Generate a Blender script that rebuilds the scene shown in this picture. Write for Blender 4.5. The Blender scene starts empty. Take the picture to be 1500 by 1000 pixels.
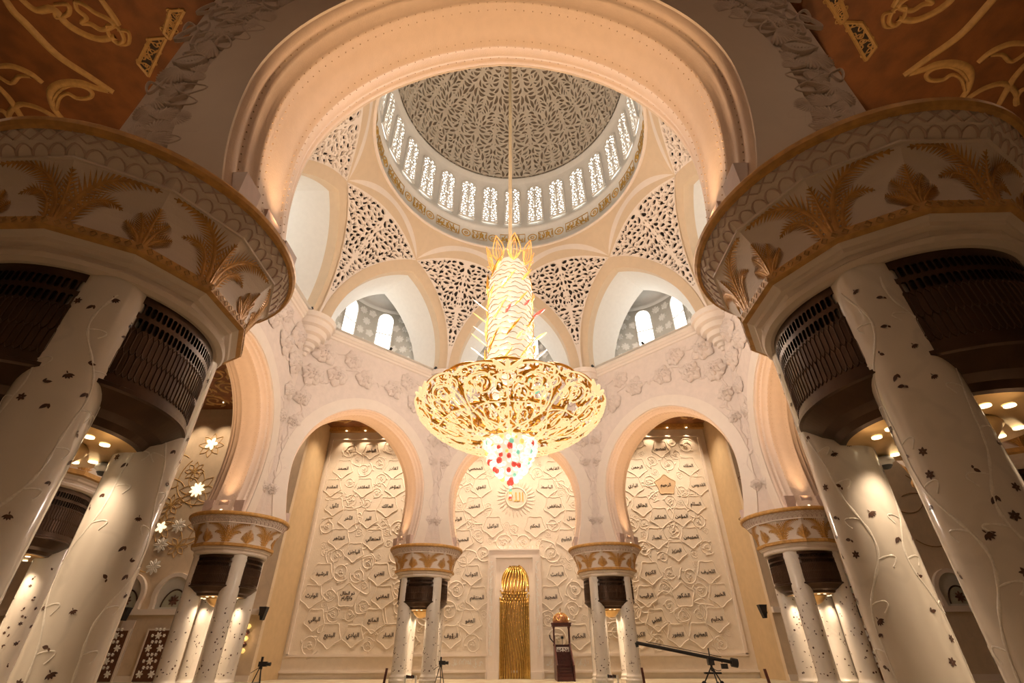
import bpy, math, random
import numpy as np
from mathutils import Matrix, Vector
random.seed(7); rng = np.random.default_rng(7)
PI = math.pi
sc = bpy.context.scene
COL = sc.collection

# ------------------------------------------------------------------ camera
F, PT, RO, YA, CX, HZ = 706.4, math.radians(33.134), math.radians(0.157), math.radians(-1.068), 0.543, 1.55
A, YC = 16.796, 23.766                      # apothem of the column octagon, its centre line
T8 = math.tan(PI/8)
def cam_axes():
    def f(x, y, z):
        x, y = x*math.cos(YA)-y*math.sin(YA), x*math.sin(YA)+y*math.cos(YA)
        d = y*math.cos(PT)+z*math.sin(PT); u = -y*math.sin(PT)+z*math.cos(PT)
        return x*math.cos(RO)-u*math.sin(RO), x*math.sin(RO)+u*math.cos(RO), d
    c = [f(1,0,0), f(0,1,0), f(0,0,1)]
    return [Vector((c[0][i], c[1][i], c[2][i])) for i in range(3)]
RGT, UPV, FWD = cam_axes()
cam = bpy.data.objects.new('camera', bpy.data.cameras.new('camera')); COL.objects.link(cam)
m = Matrix.Identity(4)
for i in range(3):
    m[i][0] = RGT[i]; m[i][1] = UPV[i]; m[i][2] = -FWD[i]
m[0][3], m[1][3], m[2][3] = CX, 0, HZ
cam.matrix_world = m
cam.data.sensor_width = 36; cam.data.lens = 36*F/1500
cam.data.clip_start = 0.05; cam.data.clip_end = 300
sc.camera = cam
def ray(px, py): return FWD + RGT*((px-750)/F) + UPV*((500-py)/F)
CAM = Vector((CX, 0, HZ))
def onY(px, py, Y):
    r = ray(px, py); return CAM + r*(Y/r.y)
def onZ(px, py, Z):
    r = ray(px, py); return CAM + r*((Z-HZ)/r.z)

# ------------------------------------------------------------------ world, exposure
w = bpy.data.worlds.new('world'); sc.world = w; w.use_nodes = True
w.node_tree.nodes['Background'].inputs[0].default_value = (0.30, 0.26, 0.22, 1)
w.node_tree.nodes['Background'].inputs[1].default_value = 0.08
sc.view_settings.view_transform = 'Standard'; sc.view_settings.look = 'None'
sc.view_settings.gamma = 1; sc.view_settings.use_curve_mapping = False
sc.view_settings.exposure = 0.06
sc.cycles.use_adaptive_sampling = True; sc.cycles.adaptive_threshold = 0.06; sc.cycles.light_sampling_threshold = 0.02
sc.cycles.max_bounces = 4; sc.cycles.diffuse_bounces = 3; sc.cycles.glossy_bounces = 2
sc.cycles.transmission_bounces = 3; sc.cycles.sample_clamp_indirect = 6
sc.cycles.caustics_reflective = False; sc.cycles.caustics_refractive = False
sc.cycles.use_denoising = True

# light levels (watts); the lamps themselves are made with the things that carry them
WARM = (1.0, 0.73, 0.48); WARMER = (1.0, 0.60, 0.30); SOFT = (1.0, 0.82, 0.68)
L_CHAND = 540; L_UP = 1250; L_DOWN = 150; L_WASH = 680; L_SIDE = 1000; L_HALL_FILL = 360
E_CORE = 0.85; E_SCROLL = 1.0; E_WIN = 2.6; E_ALC = 5.0

def lamp(name, kind, loc, power, color, parent=None, target=None, radius=0.1, spot=60, blend=0.6, size=(1, 1)):
    d = bpy.data.lights.new(name, kind); d.energy = power; d.color = color
    if kind in ('POINT', 'SPOT'): d.shadow_soft_size = radius
    if kind == 'SPOT': d.spot_size = math.radians(spot); d.spot_blend = blend
    if kind == 'AREA': d.shape = 'RECTANGLE'; d.size, d.size_y = size
    o = bpy.data.objects.new(name, d); COL.objects.link(o); o.location = loc
    if target is not None:
        o.rotation_euler = (Vector(target)-Vector(loc)).to_track_quat('-Z', 'Y').to_euler()
    if parent: o.parent = parent
    return o

# ------------------------------------------------------------------ materials
MATS = {}
def mat(name, col, rough=0.5, metal=0.0, emit=0.0, ecol=None, noise=0.0, nscale=3.0, bump=0.0, bscale=20.0, col2=None, coat=0.0, vein=0.0, spec=0.5, voro=0.0, vscale=4.0):
    if name in MATS: return MATS[name]
    m = bpy.data.materials.new(name); m.use_nodes = True; nt = m.node_tree; N = nt.nodes; b = N['Principled BSDF']
    b.inputs['Base Color'].default_value = (*col, 1); b.inputs['Roughness'].default_value = rough; b.inputs['Metallic'].default_value = metal
    b.inputs['Specular IOR Level'].default_value = spec
    if coat: b.inputs['Coat Weight'].default_value = coat; b.inputs['Coat Roughness'].default_value = 0.08
    if emit:
        b.inputs['Emission Color'].default_value = (*(ecol or col), 1); b.inputs['Emission Strength'].default_value = emit
    tc = N.new('ShaderNodeTexCoord')
    if noise or col2:
        n = N.new('ShaderNodeTexNoise'); n.inputs['Scale'].default_value = nscale; n.inputs['Detail'].default_value = 6
        nt.links.new(tc.outputs['Object'], n.inputs['Vector'])
        r = N.new('ShaderNodeValToRGB'); c2 = col2 or tuple(c*(1-noise) for c in col)
        r.color_ramp.elements[0].color = (*c2, 1); r.color_ramp.elements[1].color = (*col, 1)
        r.color_ramp.elements[0].position = 0.35; r.color_ramp.elements[1].position = 0.62
        nt.links.new(n.outputs['Fac'], r.inputs['Fac']); last = r.outputs['Color']
        if vein:
            wv = N.new('ShaderNodeTexWave'); wv.inputs['Scale'].default_value = 0.35; wv.inputs['Distortion'].default_value = 14; wv.inputs['Detail'].default_value = 4; wv.inputs['Detail Scale'].default_value = 1.5
            nt.links.new(tc.outputs['Object'], wv.inputs['Vector'])
            r2 = N.new('ShaderNodeValToRGB'); r2.color_ramp.elements[0].position = 0.0; r2.color_ramp.elements[1].position = 0.06
            r2.color_ramp.elements[0].color = (1-vein, 1-vein, 1-vein, 1); r2.color_ramp.elements[1].color = (1, 1, 1, 1)
            nt.links.new(wv.outputs['Fac'], r2.inputs['Fac'])
            mx = N.new('ShaderNodeMixRGB'); mx.blend_type = 'MULTIPLY'; mx.inputs[0].default_value = 1
            nt.links.new(last, mx.inputs[1]); nt.links.new(r2.outputs['Color'], mx.inputs[2]); last = mx.outputs['Color']
        nt.links.new(last, b.inputs['Base Color'])
    if bump or voro:
        bp = N.new('ShaderNodeBump'); bp.inputs['Strength'].default_value = bump or voro; bp.inputs['Distance'].default_value = 0.05
        if voro:
            n2 = N.new('ShaderNodeTexVoronoi'); n2.inputs['Scale'].default_value = vscale; n2.feature = 'DISTANCE_TO_EDGE'
            nt.links.new(tc.outputs['Object'], n2.inputs['Vector']); nt.links.new(n2.outputs['Distance'], bp.inputs['Height'])
        else:
            n2 = N.new('ShaderNodeTexNoise'); n2.inputs['Scale'].default_value = bscale; n2.inputs['Detail'].default_value = 5
            nt.links.new(tc.outputs['Object'], n2.inputs['Vector']); nt.links.new(n2.outputs['Fac'], bp.inputs['Height'])
        nt.links.new(bp.outputs['Normal'], b.inputs['Normal'])
    MATS[name] = m; return m
CREAM = mat('cream_plaster', (0.80, 0.70, 0.62), 0.6, noise=0.05, nscale=1.5, bump=0.08, bscale=30)
CARVED = mat('carved_cream_stone', (0.77, 0.66, 0.59), 0.65, noise=0.06, nscale=3, bump=0.35, bscale=6)
SMOOTH = mat('smooth_cream_stone', (0.82, 0.72, 0.63), 0.5, noise=0.03, nscale=2)
SOFF = mat('soffit_stone', (0.84, 0.68, 0.57), 0.55, noise=0.04, nscale=4, bump=0.12, bscale=25)
SPRING = mat('rosy_stone', (0.62, 0.46, 0.40), 0.35, noise=0.1, nscale=5)
WARMSHADE = mat('warm_shaded_plaster', (0.70, 0.55, 0.38), 0.65, noise=0.04, nscale=2)  # cream plaster with the warm light of down-facing sides put into the colour
WHITE = mat('white_plaster', (0.83, 0.81, 0.76), 0.55, noise=0.03)
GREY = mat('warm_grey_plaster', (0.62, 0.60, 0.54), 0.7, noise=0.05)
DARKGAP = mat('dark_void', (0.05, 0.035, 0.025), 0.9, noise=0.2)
DOMEBASE = mat('dome_ground', (0.34, 0.27, 0.20), 0.8, noise=0.1)
DOMECREAM = mat('dome_carving', (0.74, 0.67, 0.57), 0.7, noise=0.08, nscale=1)
MARBLE = mat('white_marble', (0.80, 0.75, 0.68), 0.16, noise=0.08, nscale=1.2, vein=0.06, coat=0.4)
BRONZE = mat('dark_bronze', (0.085, 0.05, 0.032), 0.34, metal=0.75, noise=0.3, nscale=2)
BRONZED = mat('dark_bronze_relief', (0.11, 0.065, 0.04), 0.3, metal=0.8, noise=0.2)
BRASS = mat('brushed_brass', (0.85, 0.58, 0.26), 0.32, metal=0.9, noise=0.15, nscale=2)
GOLDP = mat('gold_painted_stone', (0.66, 0.37, 0.11), 0.45, noise=0.25, nscale=6, metal=0.15)
GOLDL = mat('gold_leaf_inlay', (0.62, 0.34, 0.10), 0.38, noise=0.3, nscale=8, metal=0.35)
GOLD = mat('polished_gold', (0.95, 0.66, 0.22), 0.22, metal=1.0, noise=0.2, nscale=4)
BROWN = mat('brown_ceiling_plaster', (0.26, 0.095, 0.022), 0.6, noise=0.35, nscale=1.2, bump=0.6, bscale=2.2)
CEILGOLD = mat('gold_arabesque', (0.60, 0.37, 0.13), 0.5, noise=0.2, nscale=5)
INLAY = mat('dark_inlay_stone', (0.06, 0.04, 0.045), 0.25, col2=(0.12, 0.06, 0.035), nscale=9)
PEARL = mat('pearl_inlay', (0.93, 0.90, 0.84), 0.25, noise=0.12, nscale=40)
LETTER = mat('dark_gold_letter', (0.035, 0.02, 0.008), 0.6, metal=0.0, noise=0.2)
LETTERG = mat('gold_letter', (0.66, 0.40, 0.08), 0.35, metal=0.3, noise=0.2)
GLOWLAMP = mat('lit_downlight', (1, 0.85, 0.6), 0.4, emit=2.5, ecol=(1.0, 0.80, 0.50))
WINGLOW = mat('daylit_glass', (0.95, 0.95, 0.92), 0.3, emit=E_WIN, ecol=(1.0, 0.97, 0.90))
ALCGLOW = mat('daylit_clear_glass', (0.95, 0.95, 0.92), 0.3, emit=E_ALC*.85, ecol=(1.0, 0.98, 0.92))
BLUEGLOW = mat('blue_lit_glass', (0.5, 0.7, 0.9), 0.3, emit=0.9, ecol=(0.35, 0.62, 0.85))
CORE = mat('glowing_crystal', (.12, .10, .07), 0.3, emit=E_CORE, ecol=(1.0, 0.83, 0.58))
SCRG = mat('glowing_crystal_scroll', (.22, .15, .06), 0.3, emit=E_SCROLL, ecol=(1.0, 0.74, 0.36))
CHGOLD = mat('chandelier_gold', (0.80, 0.40, 0.07), 0.3, metal=1.0, noise=0.15)
WOOD = mat('dark_red_wood', (0.10, 0.028, 0.022), 0.35, noise=0.3, nscale=6)
WOODL = mat('inlaid_brown_wood', (0.15, 0.055, 0.025), 0.4, noise=0.3, nscale=6)
BLACK = mat('black_metal', (0.018, 0.018, 0.02), 0.45, noise=0.2)
CARPET = mat('patterned_carpet', (0.50, 0.46, 0.32), 0.95, col2=(0.42, 0.30, 0.20), nscale=1.0)
SAND = mat('sand_wall', (0.72, 0.58, 0.42), 0.55, noise=0.08, nscale=1.5, vein=0.05)
WALLSTONE = mat('carved_white_stone', (0.82, 0.72, 0.60), 0.5, noise=0.06, nscale=2, bump=0.15, bscale=8)
GLOWFLOWER = mat('lit_glass_flower', (1, 0.9, 0.7), 0.3, emit=1.1, ecol=(1.0, 0.88, 0.60))

# ------------------------------------------------------------------ mesh builder
class MB:
    def __init__(s): s.v = []; s.f = []
    def add(s, vs, fs):
        b = len(s.v); s.v.extend([tuple(p) for p in vs]); s.f.extend([tuple(b+i for i in q) for q in fs]); return s
    def box(s, x0, x1, y0, y1, z0, z1):
        v = [(x, y, z) for z in (z0, z1) for y in (y0, y1) for x in (x0, x1)]
        return s.add(v, [(0,2,3,1),(4,5,7,6),(0,1,5,4),(2,6,7,3),(0,4,6,2),(1,3,7,5)])
    def grid(s, fn, nu, nv, cu=False):
        b = len(s.v); n = nu if cu else nu+1
        for j in range(nv+1):
            for i in range(n): s.v.append(tuple(fn(i/nu, j/nv)))
        for j in range(nv):
            for i in range(nu):
                i2 = (i+1) % n if cu else i+1
                s.f.append((b+j*n+i, b+j*n+i2, b+(j+1)*n+i2, b+(j+1)*n+i))
        return s
    def lathe(s, prof, seg=32, a0=0, a1=2*PI, c=(0, 0, 0), shape=None):
        full = abs(a1-a0-2*PI) < 1e-6
        def fn(u, v):
            k = v*(len(prof)-1); i = min(int(round(k)), len(prof)-1); r, z = prof[i][:2]
            a = a0+(a1-a0)*u
            if shape: r = shape(i, a, r)
            return (c[0]+r*math.cos(a), c[1]+r*math.sin(a), c[2]+z)
        return s.grid(fn, seg, len(prof)-1, full)
    def tube(s, pts, r, seg=6, cap=True, flat=1.0):
        pts = [Vector(p) for p in pts]; n = len(pts); b = len(s.v); nrm = None
        for i, p in enumerate(pts):
            t = (pts[min(i+1, n-1)]-pts[max(i-1, 0)]).normalized()
            if nrm is None:
                nrm = t.orthogonal().normalized()
            nrm = (nrm-t*nrm.dot(t));
            nrm = nrm.normalized() if nrm.length > 1e-6 else t.orthogonal().normalized()
            bi = t.cross(nrm); rr = r(i/(n-1)) if callable(r) else r
            for k in range(seg):
                a = 2*PI*k/seg; s.v.append(tuple(p+nrm*(rr*math.cos(a))+bi*(rr*math.sin(a))))
        for i in range(n-1):
            for k in range(seg):
                k2 = (k+1) % seg; s.f.append((b+i*seg+k, b+i*seg+k2, b+(i+1)*seg+k2, b+(i+1)*seg+k))
        if cap:
            s.f.append(tuple(b+k for k in reversed(range(seg)))); s.f.append(tuple(b+(n-1)*seg+k for k in range(seg)))
        return s
    def prism(s, poly, z0, z1, tf=lambda x, y, z: (x, y, z)):
        n = len(poly); v = [tf(x, y, z0) for x, y in poly]+[tf(x, y, z1) for x, y in poly]
        return s.add(v, [tuple(reversed(range(n))), tuple(range(n, 2*n))]+[(i, (i+1) % n, n+(i+1) % n, n+i) for i in range(n)])
    def ribbon(s, pts, wfn, h, tf):
        "raised half-round stroke along 2-D pts; tf(x,y,h)->3-D"
        n = len(pts); b = len(s.v); P = np.array(pts, float)
        t = np.gradient(P, axis=0); t /= (np.linalg.norm(t, axis=1)[:, None]+1e-9); nn = np.stack([-t[:, 1], t[:, 0]], 1)
        for i in range(n):
            ww = wfn(i/(n-1)) if callable(wfn) else wfn
            for q, hh in ((-1, 0), (-.55, .8), (0, 1), (.55, .8), (1, 0)):
                x, y = P[i]+nn[i]*ww*q; s.v.append(tuple(tf(x, y, h*hh)))
        for i in range(n-1):
            for k in range(4): s.f.append((b+i*5+k, b+(i+1)*5+k, b+(i+1)*5+k+1, b+i*5+k+1))
        return s
    def mesh(s, name, mt, smooth=False):
        me = bpy.data.meshes.new(name); me.from_pydata(s.v, [], s.f)
        for x in (mt if isinstance(mt, (list, tuple)) else [mt]): me.materials.append(x)
        if smooth: me.polygons.foreach_set('use_smooth', [True]*len(me.polygons))
        me.update(); return me
    def build(s, name, mt, parent=None, smooth=False, loc=None, rz=0):
        return put(s.mesh(name, mt, smooth), name, parent, loc, rz)
def put(me, name, parent=None, loc=None, rz=0, M=None):
    o = bpy.data.objects.new(name, me); COL.objects.link(o)
    if parent: o.parent = parent
    if M is not None: o.matrix_local = M
    else:
        if loc is not None: o.location = loc
        if rz: o.rotation_euler = (0, 0, rz)
    return o
def thing(name, label, cat, loc=(0, 0, 0), rz=0, group=None):
    o = bpy.data.objects.new(name, None); COL.objects.link(o); o.location = loc; o.rotation_euler = (0, 0, rz)
    o.empty_display_size = 0.3
    return tag(o, label, cat, group)
def tag(o, label, cat, group=None):
    o['label'] = label; o['category'] = cat
    if group: o['group'] = group
    return o
def struct(o, label=None, cat=None):
    o['kind'] = 'structure'
    if label: o['label'] = label
    if cat: o['category'] = cat
    return o
def copy_tree(o, parent=None):
    c = o.copy(); COL.objects.link(c); c.parent = parent
    for ch in o.children: copy_tree(ch, c)
    return c

# ------------------------------------------------------------------ perforated / raised sheets by marching squares
def lattice(Fd, tf, h, name=None, mb=None, back=True):
    """Fd (ny+1,nx+1): solid where >0. tf(u,v,h)->xyz with arrays u,v in 0..1. Adds top sheet and the walls of the holes."""
    ny, nx = Fd.shape[0]-1, Fd.shape[1]-1
    U, V = np.meshgrid(np.linspace(0, 1, nx+1), np.linspace(0, 1, ny+1))
    eps = 1e-6; G = np.where(np.abs(Fd) < eps, eps, Fd)
    th = np.where((G[:, :-1] > 0) != (G[:, 1:] > 0), G[:, :-1]/(G[:, :-1]-G[:, 1:]+1e-12), 0)
    tv = np.where((G[:-1] > 0) != (G[1:] > 0), G[:-1]/(G[:-1]-G[1:]+1e-12), 0)
    hu = U[:, :-1]+th/nx; hv = V[:, :-1]; vu = U[:-1]; vv = V[:-1]+tv/ny
    us = np.concatenate([U.ravel(), hu.ravel(), vu.ravel()]); vs = np.concatenate([V.ravel(), hv.ravel(), vv.ravel()])
    n0, n1 = U.size, hu.size
    J, I = np.meshgrid(np.arange(ny), np.arange(nx), indexing='ij')
    c = [(J*(nx+1)+I), (J*(nx+1)+I+1), ((J+1)*(nx+1)+I+1), ((J+1)*(nx+1)+I)]
    e = [n0+J*nx+I, n0+n1+J*(nx+1)+I+1, n0+(J+1)*nx+I, n0+n1+J*(nx+1)+I]
    key = [x.astype(int) for x in c+e]
    code = ((G[:-1, :-1] > 0)*1+(G[:-1, 1:] > 0)*2+(G[1:, 1:] > 0)*4+(G[1:, :-1] > 0)*8)
    T = {1: [(0,4,7)], 2: [(1,5,4)], 4: [(2,6,5)], 8: [(3,7,6)], 3: [(0,1,5,7)], 6: [(1,2,6,4)], 12: [(2,3,7,5)], 9: [(3,0,4,6)],
         5: [(0,4,7),(2,6,5)], 10: [(1,5,4),(3,7,6)], 7: [(0,1,2,6,7)], 14: [(1,2,3,7,4)], 13: [(2,3,0,4,5)], 11: [(3,0,1,5,6)], 15: [(0,1,2,3)]}
    faces = []; segs = []
    for cd, polys in T.items():
        mk = code == cd
        if not mk.any(): continue
        for p in polys:
            arr = np.stack([key[k][mk] for k in p], 1); faces.append(arr)
            for q in range(len(p)):
                a_, b_ = p[q], p[(q+1) % len(p)]
                if a_ >= 4 and b_ >= 4: segs.append(np.stack([key[a_][mk], key[b_][mk]], 1))
    # outer border walls
    nv = len(us); used = np.zeros(nv, bool)
    for f in faces: used[f.ravel()] = True
    segs = np.concatenate(segs) if segs else np.zeros((0, 2), int)
    remap = -np.ones(nv, int); idx = np.nonzero(used)[0]; remap[idx] = np.arange(len(idx))
    top = np.stack(tf(us[idx], vs[idx], h), 1)
    sv = np.unique(segs.ravel()); rem2 = -np.ones(nv, int); rem2[sv] = np.arange(len(sv))+len(idx)
    bot = np.stack(tf(us[sv], vs[sv], 0.0), 1) if len(sv) else np.zeros((0, 3))
    mb = mb or MB(); b = len(mb.v)
    mb.v.extend(map(tuple, np.concatenate([top, bot])))
    for f in faces: mb.f.extend(map(tuple, (remap[f]+b).tolist()))
    if len(segs):
        q = np.stack([remap[segs[:, 1]], remap[segs[:, 0]], rem2[segs[:, 0]], rem2[segs[:, 1]]], 1)+b
        mb.f.extend(map(tuple, q.tolist()))
    return mb
def leaf_field(W, H, nx, ny, inside, sizes, gap, flow, tries=4000, seed=1, mirror=True, wr=0.28, curv=0.6):
    """pack curved leaf-shaped holes into a W x H sheet; returns field >0 = solid. inside(x,y)->distance to the border (>0 inside)."""
    r = np.random.default_rng(seed)
    xs = np.linspace(-W/2, W/2, nx+1); ys = np.linspace(0, H, ny+1); X, Y = np.meshgrid(xs, ys)
    Fd = inside(X, Y); Fd = np.minimum(Fd, 9.0)
    dx, dy = W/nx, H/ny
    B = np.where(Fd > 0, Fd, -1.0)                  # room left
    def leaf(x, y, th, L, k, s):
        t = np.linspace(-.5, .5, 7); a = th+k*t*s
        return np.stack([x+np.cumsum(np.cos(a))*L/7-np.cos(a).sum()*L/14, y+np.cumsum(np.sin(a))*L/7-np.sin(a).sum()*L/14], 1)
    prof = np.array([.18, .62, .92, 1, .85, .5, .1])
    n = len(sizes)
    for i in range(tries):
        L = sizes[min(int(i/tries*n), n-1)]*r.uniform(.8, 1.15); wd = L*wr*.5
        x = r.uniform(-W/2, W/2); y = r.uniform(0, H)
        if mirror and x < 0: x = -x
        th = flow(x, y)+r.normal(0, .35); k = r.uniform(-1, 1)*curv*2
        P = leaf(x, y, th, L, k, 1)
        ii = ((P[:, 0]+W/2)/dx).round().astype(int); jj = (P[:, 1]/dy).round().astype(int)
        if (ii < 0).any() or (ii > nx).any() or (jj < 0).any() or (jj > ny).any(): continue
        if (B[jj, ii] < wd*prof+gap).any(): continue
        if mirror and (P[:, 0] < wd+gap*.5).any(): continue
        for sgn in ((1, -1) if mirror else (1,)):
            Q = P.copy(); Q[:, 0] *= sgn
            m_ = L*.5+wd+.5*gap+max(sizes)*.9
            cx, cy = Q.mean(0)
            i0, i1 = max(0, int((cx-m_+W/2)/dx)), min(nx+1, int((cx+m_+W/2)/dx)+2); j0, j1 = max(0, int((cy-m_)/dy)), min(ny+1, int((cy+m_)/dy)+2)
            if i1 <= i0 or j1 <= j0: continue
            xx, yy = X[j0:j1, i0:i1], Y[j0:j1, i0:i1]; D = np.full(xx.shape, 9.0)
            for q in range(6):
                ax, ay = Q[q]; bx, by = Q[q+1]; ux, uy = bx-ax, by-ay
                tt = np.clip(((xx-ax)*ux+(yy-ay)*uy)/(ux*ux+uy*uy+1e-12), 0, 1)
                d = np.hypot(xx-ax-tt*ux, yy-ay-tt*uy)-wd*(prof[q]+(prof[q+1]-prof[q])*tt)
                D = np.minimum(D, d)
            B[j0:j1, i0:i1] = np.minimum(B[j0:j1, i0:i1], D); Fd[j0:j1, i0:i1] = np.minimum(Fd[j0:j1, i0:i1], np.where(Fd[j0:j1, i0:i1] > -1e8, D, -1))
    return Fd
def swirl(k1, k2, base=PI/2, amp=1.4):
    return lambda x, y: base+amp*math.sin(k1*x+.7*math.sin(k2*y))+.9*math.cos(k2*y+1.3*math.sin(k1*x*.8))
def sub(mbdata, name, mt, parent, smooth=False): return mbdata.build(name, mt, parent, smooth)
# ================================================================== the octagon under the dome
AIN, AOUT = A-1.3, A+1.3
Z_CAP, Z_CEIL, Z_TOP = 8.52, 22.2, 23.05
ZC, W0 = 12.2, 5.3
def arch_pts(off, n=72):
    "arch outline from left foot to right foot, offset outwards by off; n+1 points"
    R, c = W0+.32+off, .32
    am = math.acos(c/R); pts = []
    nl = n//6
    for i in range(nl):
        z = Z_CAP+(ZC-Z_CAP)*i/nl; pts.append((W0+off-(ZC-z)**2/24, z))
    for i in range(n//2-nl+1):
        a = am*i/(n//2-nl); pts.append((-c+R*math.cos(a), ZC+R*math.sin(a)))
    left = [(-s, z) for s, z in pts]
    return left+[(s, z) for s, z in reversed(pts[:-1])]
def wall_face(y, band, ztop, flip):
    mb = MB(); half = y*T8; P = arch_pts(band); n = len(P)-1; Q = []
    ca = math.atan2(ztop-ZC, half)
    for (s, z) in P:
        if z <= ZC+.01: Q.append((math.copysign(half, s), z)); continue
        a = math.atan2(z-ZC, abs(s))
        if a < ca: Q.append((math.copysign(half, s), ZC+half*math.tan(a)))
        else: Q.append((math.copysign((ztop-ZC)/math.tan(a) if a < PI/2-1e-6 else 0, s), ztop))
    for sg in (-1, 1):
        k = min(range(len(Q)), key=lambda i: math.hypot(Q[i][0]-sg*half, Q[i][1]-ztop)); Q[k] = (sg*half, ztop)
    v = [(s, y, z) for s, z in P]+[(s, y, z) for s, z in Q]
    f = [(i, i+1, n+2+i, n+1+i) for i in range(n)]
    if flip: f = [tuple(reversed(q)) for q in f]
    return mb.add(v, f)
SOFP = [(-1.30, 0), (-1.30, -.0), (-1.24, -.07), (-1.12, -.10), (-1.02, -.08), (-1.0, -.16), (-.92, -.19), (-.70, -.19), (-.66, -.26), (-.58, -.29), (-.5, -.27), (-.25, -.30), (0, -.31), (.25, -.30), (.5, -.27), (.58, -.29), (.66, -.26), (.70, -.19), (.92, -.19), (1.0, -.16), (1.02, -.08), (1.12, -.10), (1.24, -.07), (1.30, 0)]
mb = MB(); rows = [arch_pts(o) for _, o in SOFP]; n = len(rows[0])
for (dy, o), row in zip(SOFP, rows): mb.v += [(s, A+dy, z) for s, z in row]
for j in range(len(SOFP)-1):
    for i in range(n-1): mb.f.append((j*n+i, (j+1)*n+i, (j+1)*n+i+1, j*n+i+1))
ME_SOFFIT = mb.mesh('arch_soffit', SOFF, True)
def band_mesh(y, dy, wd):
    mb = MB(); a = arch_pts(0); b = arch_pts(wd); n = len(a)
    v = [(s, y, z) for s, z in a]+[(s, y+dy, z) for s, z in a]+[(s, y+dy, z) for s, z in b]+[(s, y, z) for s, z in b]
    f = []
    for r in range(3):
        for i in range(n-1): f.append((r*n+i, r*n+i+1, (r+1)*n+i+1, (r+1)*n+i))
    return mb.add(v, f).mesh('arch_band', SMOOTH)
ME_BANDI = band_mesh(AIN, -.06, .85); ME_BANDO = band_mesh(AOUT, .06, 1.15)
# solid wall: inner face, outer face, end mitres, top
mb = wall_face(AIN, .85, Z_TOP, False); mo = wall_face(AOUT, 1.15, Z_CEIL+.6, True); mb.add(mo.v, mo.f)
for y, zt in ((AIN, Z_TOP), (AOUT, Z_CEIL+.6)): pass
for sg in (-1, 1):
    mb.add([(sg*AIN*T8, AIN, Z_CAP), (sg*AOUT*T8, AOUT, Z_CAP), (sg*AOUT*T8, AOUT, Z_CEIL+.6), (sg*AIN*T8, AIN, Z_TOP)], [(0, 1, 2, 3)])
    x0 = arch_pts(.85)[-1][0]
    mb.add([(sg*x0, AIN, Z_CAP), (sg*AIN*T8, AIN, Z_CAP), (sg*AOUT*T8, AOUT, Z_CAP), (sg*x0, AOUT, Z_CAP)], [(0, 1, 2, 3)])
mb.add([(-AIN*T8, AIN, Z_TOP), (AIN*T8, AIN, Z_TOP), (AOUT*T8, AOUT, Z_CEIL+.6), (-AOUT*T8, AOUT, Z_CEIL+.6)], [(0, 1, 2, 3)])
ME_WALL = mb.mesh('spandrel_wall', CARVED)
# studs along the soffit
mb = MB()
for dy, o in ((-1.04, -.10), (-.62, -.29), (-.42, -.30), (.42, -.30), (.62, -.29), (1.04, -.10)):
    P = arch_pts(o-.012, 180)
    for s, z in P[::2]:
        q = .010; mb.box(s-q, s+q, A+dy-q, A+dy+q, z-q, z+q)
ME_STUD = mb.mesh('stud_row', mat('stud_brown', (0.50, 0.33, 0.20), 0.5, noise=0.1))
# springer blocks
mb = MB().box(-.26, .26, -.28, .28, 0, .72); ME_SPR = mb.mesh('springer_block', SPRING)
# relief rosette (carved peony) in xz plane, facing -y
def petal(mb, cx, cz, ang, L, W, h, y0=0.0, ridge=True):
    ts = [0, .2, .45, .7, .9, 1]; ws = [.25, .7, 1, .95, .55, .05]
    b = len(mb.v)
    for t, q in zip(ts, ws):
        for e, hh in ((-1, .25), (-.5, .9), (0, .6 if ridge else 1), (.5, .9), (1, .25)):
            x = t*L; y = e*q*W/2
            mb.v.append((cx+x*math.cos(ang)-y*math.sin(ang), y0-h*hh*(.35+.65*math.sin(PI*min(t+.15, 1)*.9)), cz+x*math.sin(ang)+y*math.cos(ang)))
    for i in range(5):
        for k in range(4): mb.f.append((b+i*5+k, b+(i+1)*5+k, b+(i+1)*5+k+1, b+i*5+k+1))
def rosette(n1, n2, seed):
    r = random.Random(seed); mb = MB()
    for i in range(n1): petal(mb, 0, 0, 2*PI*i/n1+r.uniform(-.15, .15), r.uniform(.8, 1.05), .75, .26)
    for i in range(n2): petal(mb, 0, 0, 2*PI*(i+.5)/n2+r.uniform(-.1, .1), .58, .48, .36, -.05)
    for i in range(5): petal(mb, 0, 0, 2*PI*i/5+.3, .26, .2, .34, -.14)
    return mb.mesh('carved_flower', CARVED, True)
ROS = [rosette(7, 6, 1), rosette(6, 5, 2), rosette(8, 5, 3)]
mb = MB()
for sd in (-1, 1):
    for (x0, z0, x1, z1, bend) in ((1.3, 20.2, 3.6, 19.6, .7), (3.6, 19.6, 5.4, 19.0, -.5), (2.6, 21.4, 4.9, 21.0, .4), (5.4, 19.0, 5.7, 17.0, .3), (5.7, 17, 5.95, 15.2, -.2), (4.9, 21, 5.9, 22.4, .3), (0, 19.9, 1.3, 20.2, .3), (5.95, 15.2, 6.1, 13, .1), (6.1, 13, 6.05, 10.6, -.1)):
        pts = []
        for i in range(13):
            t = i/12; nx, nz = -(z1-z0), (x1-x0); L = math.hypot(nx, nz); q = math.sin(PI*t)*bend+.12*math.sin(3*PI*t)
            pts.append((sd*(x0+(x1-x0)*t+nx/L*q), z0+(z1-z0)*t+nz/L*q))
        mb.ribbon(pts, lambda t: .05+.03*math.sin(PI*t), .07, lambda x, y, h: (x, -h, y))
        for i in (3, 6, 9):
            petal(mb, pts[i][0], pts[i][1], random.uniform(0, 6.28), .5, .22, .08)
ME_STEM = mb.mesh('carved_stem', CARVED, True)
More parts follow.
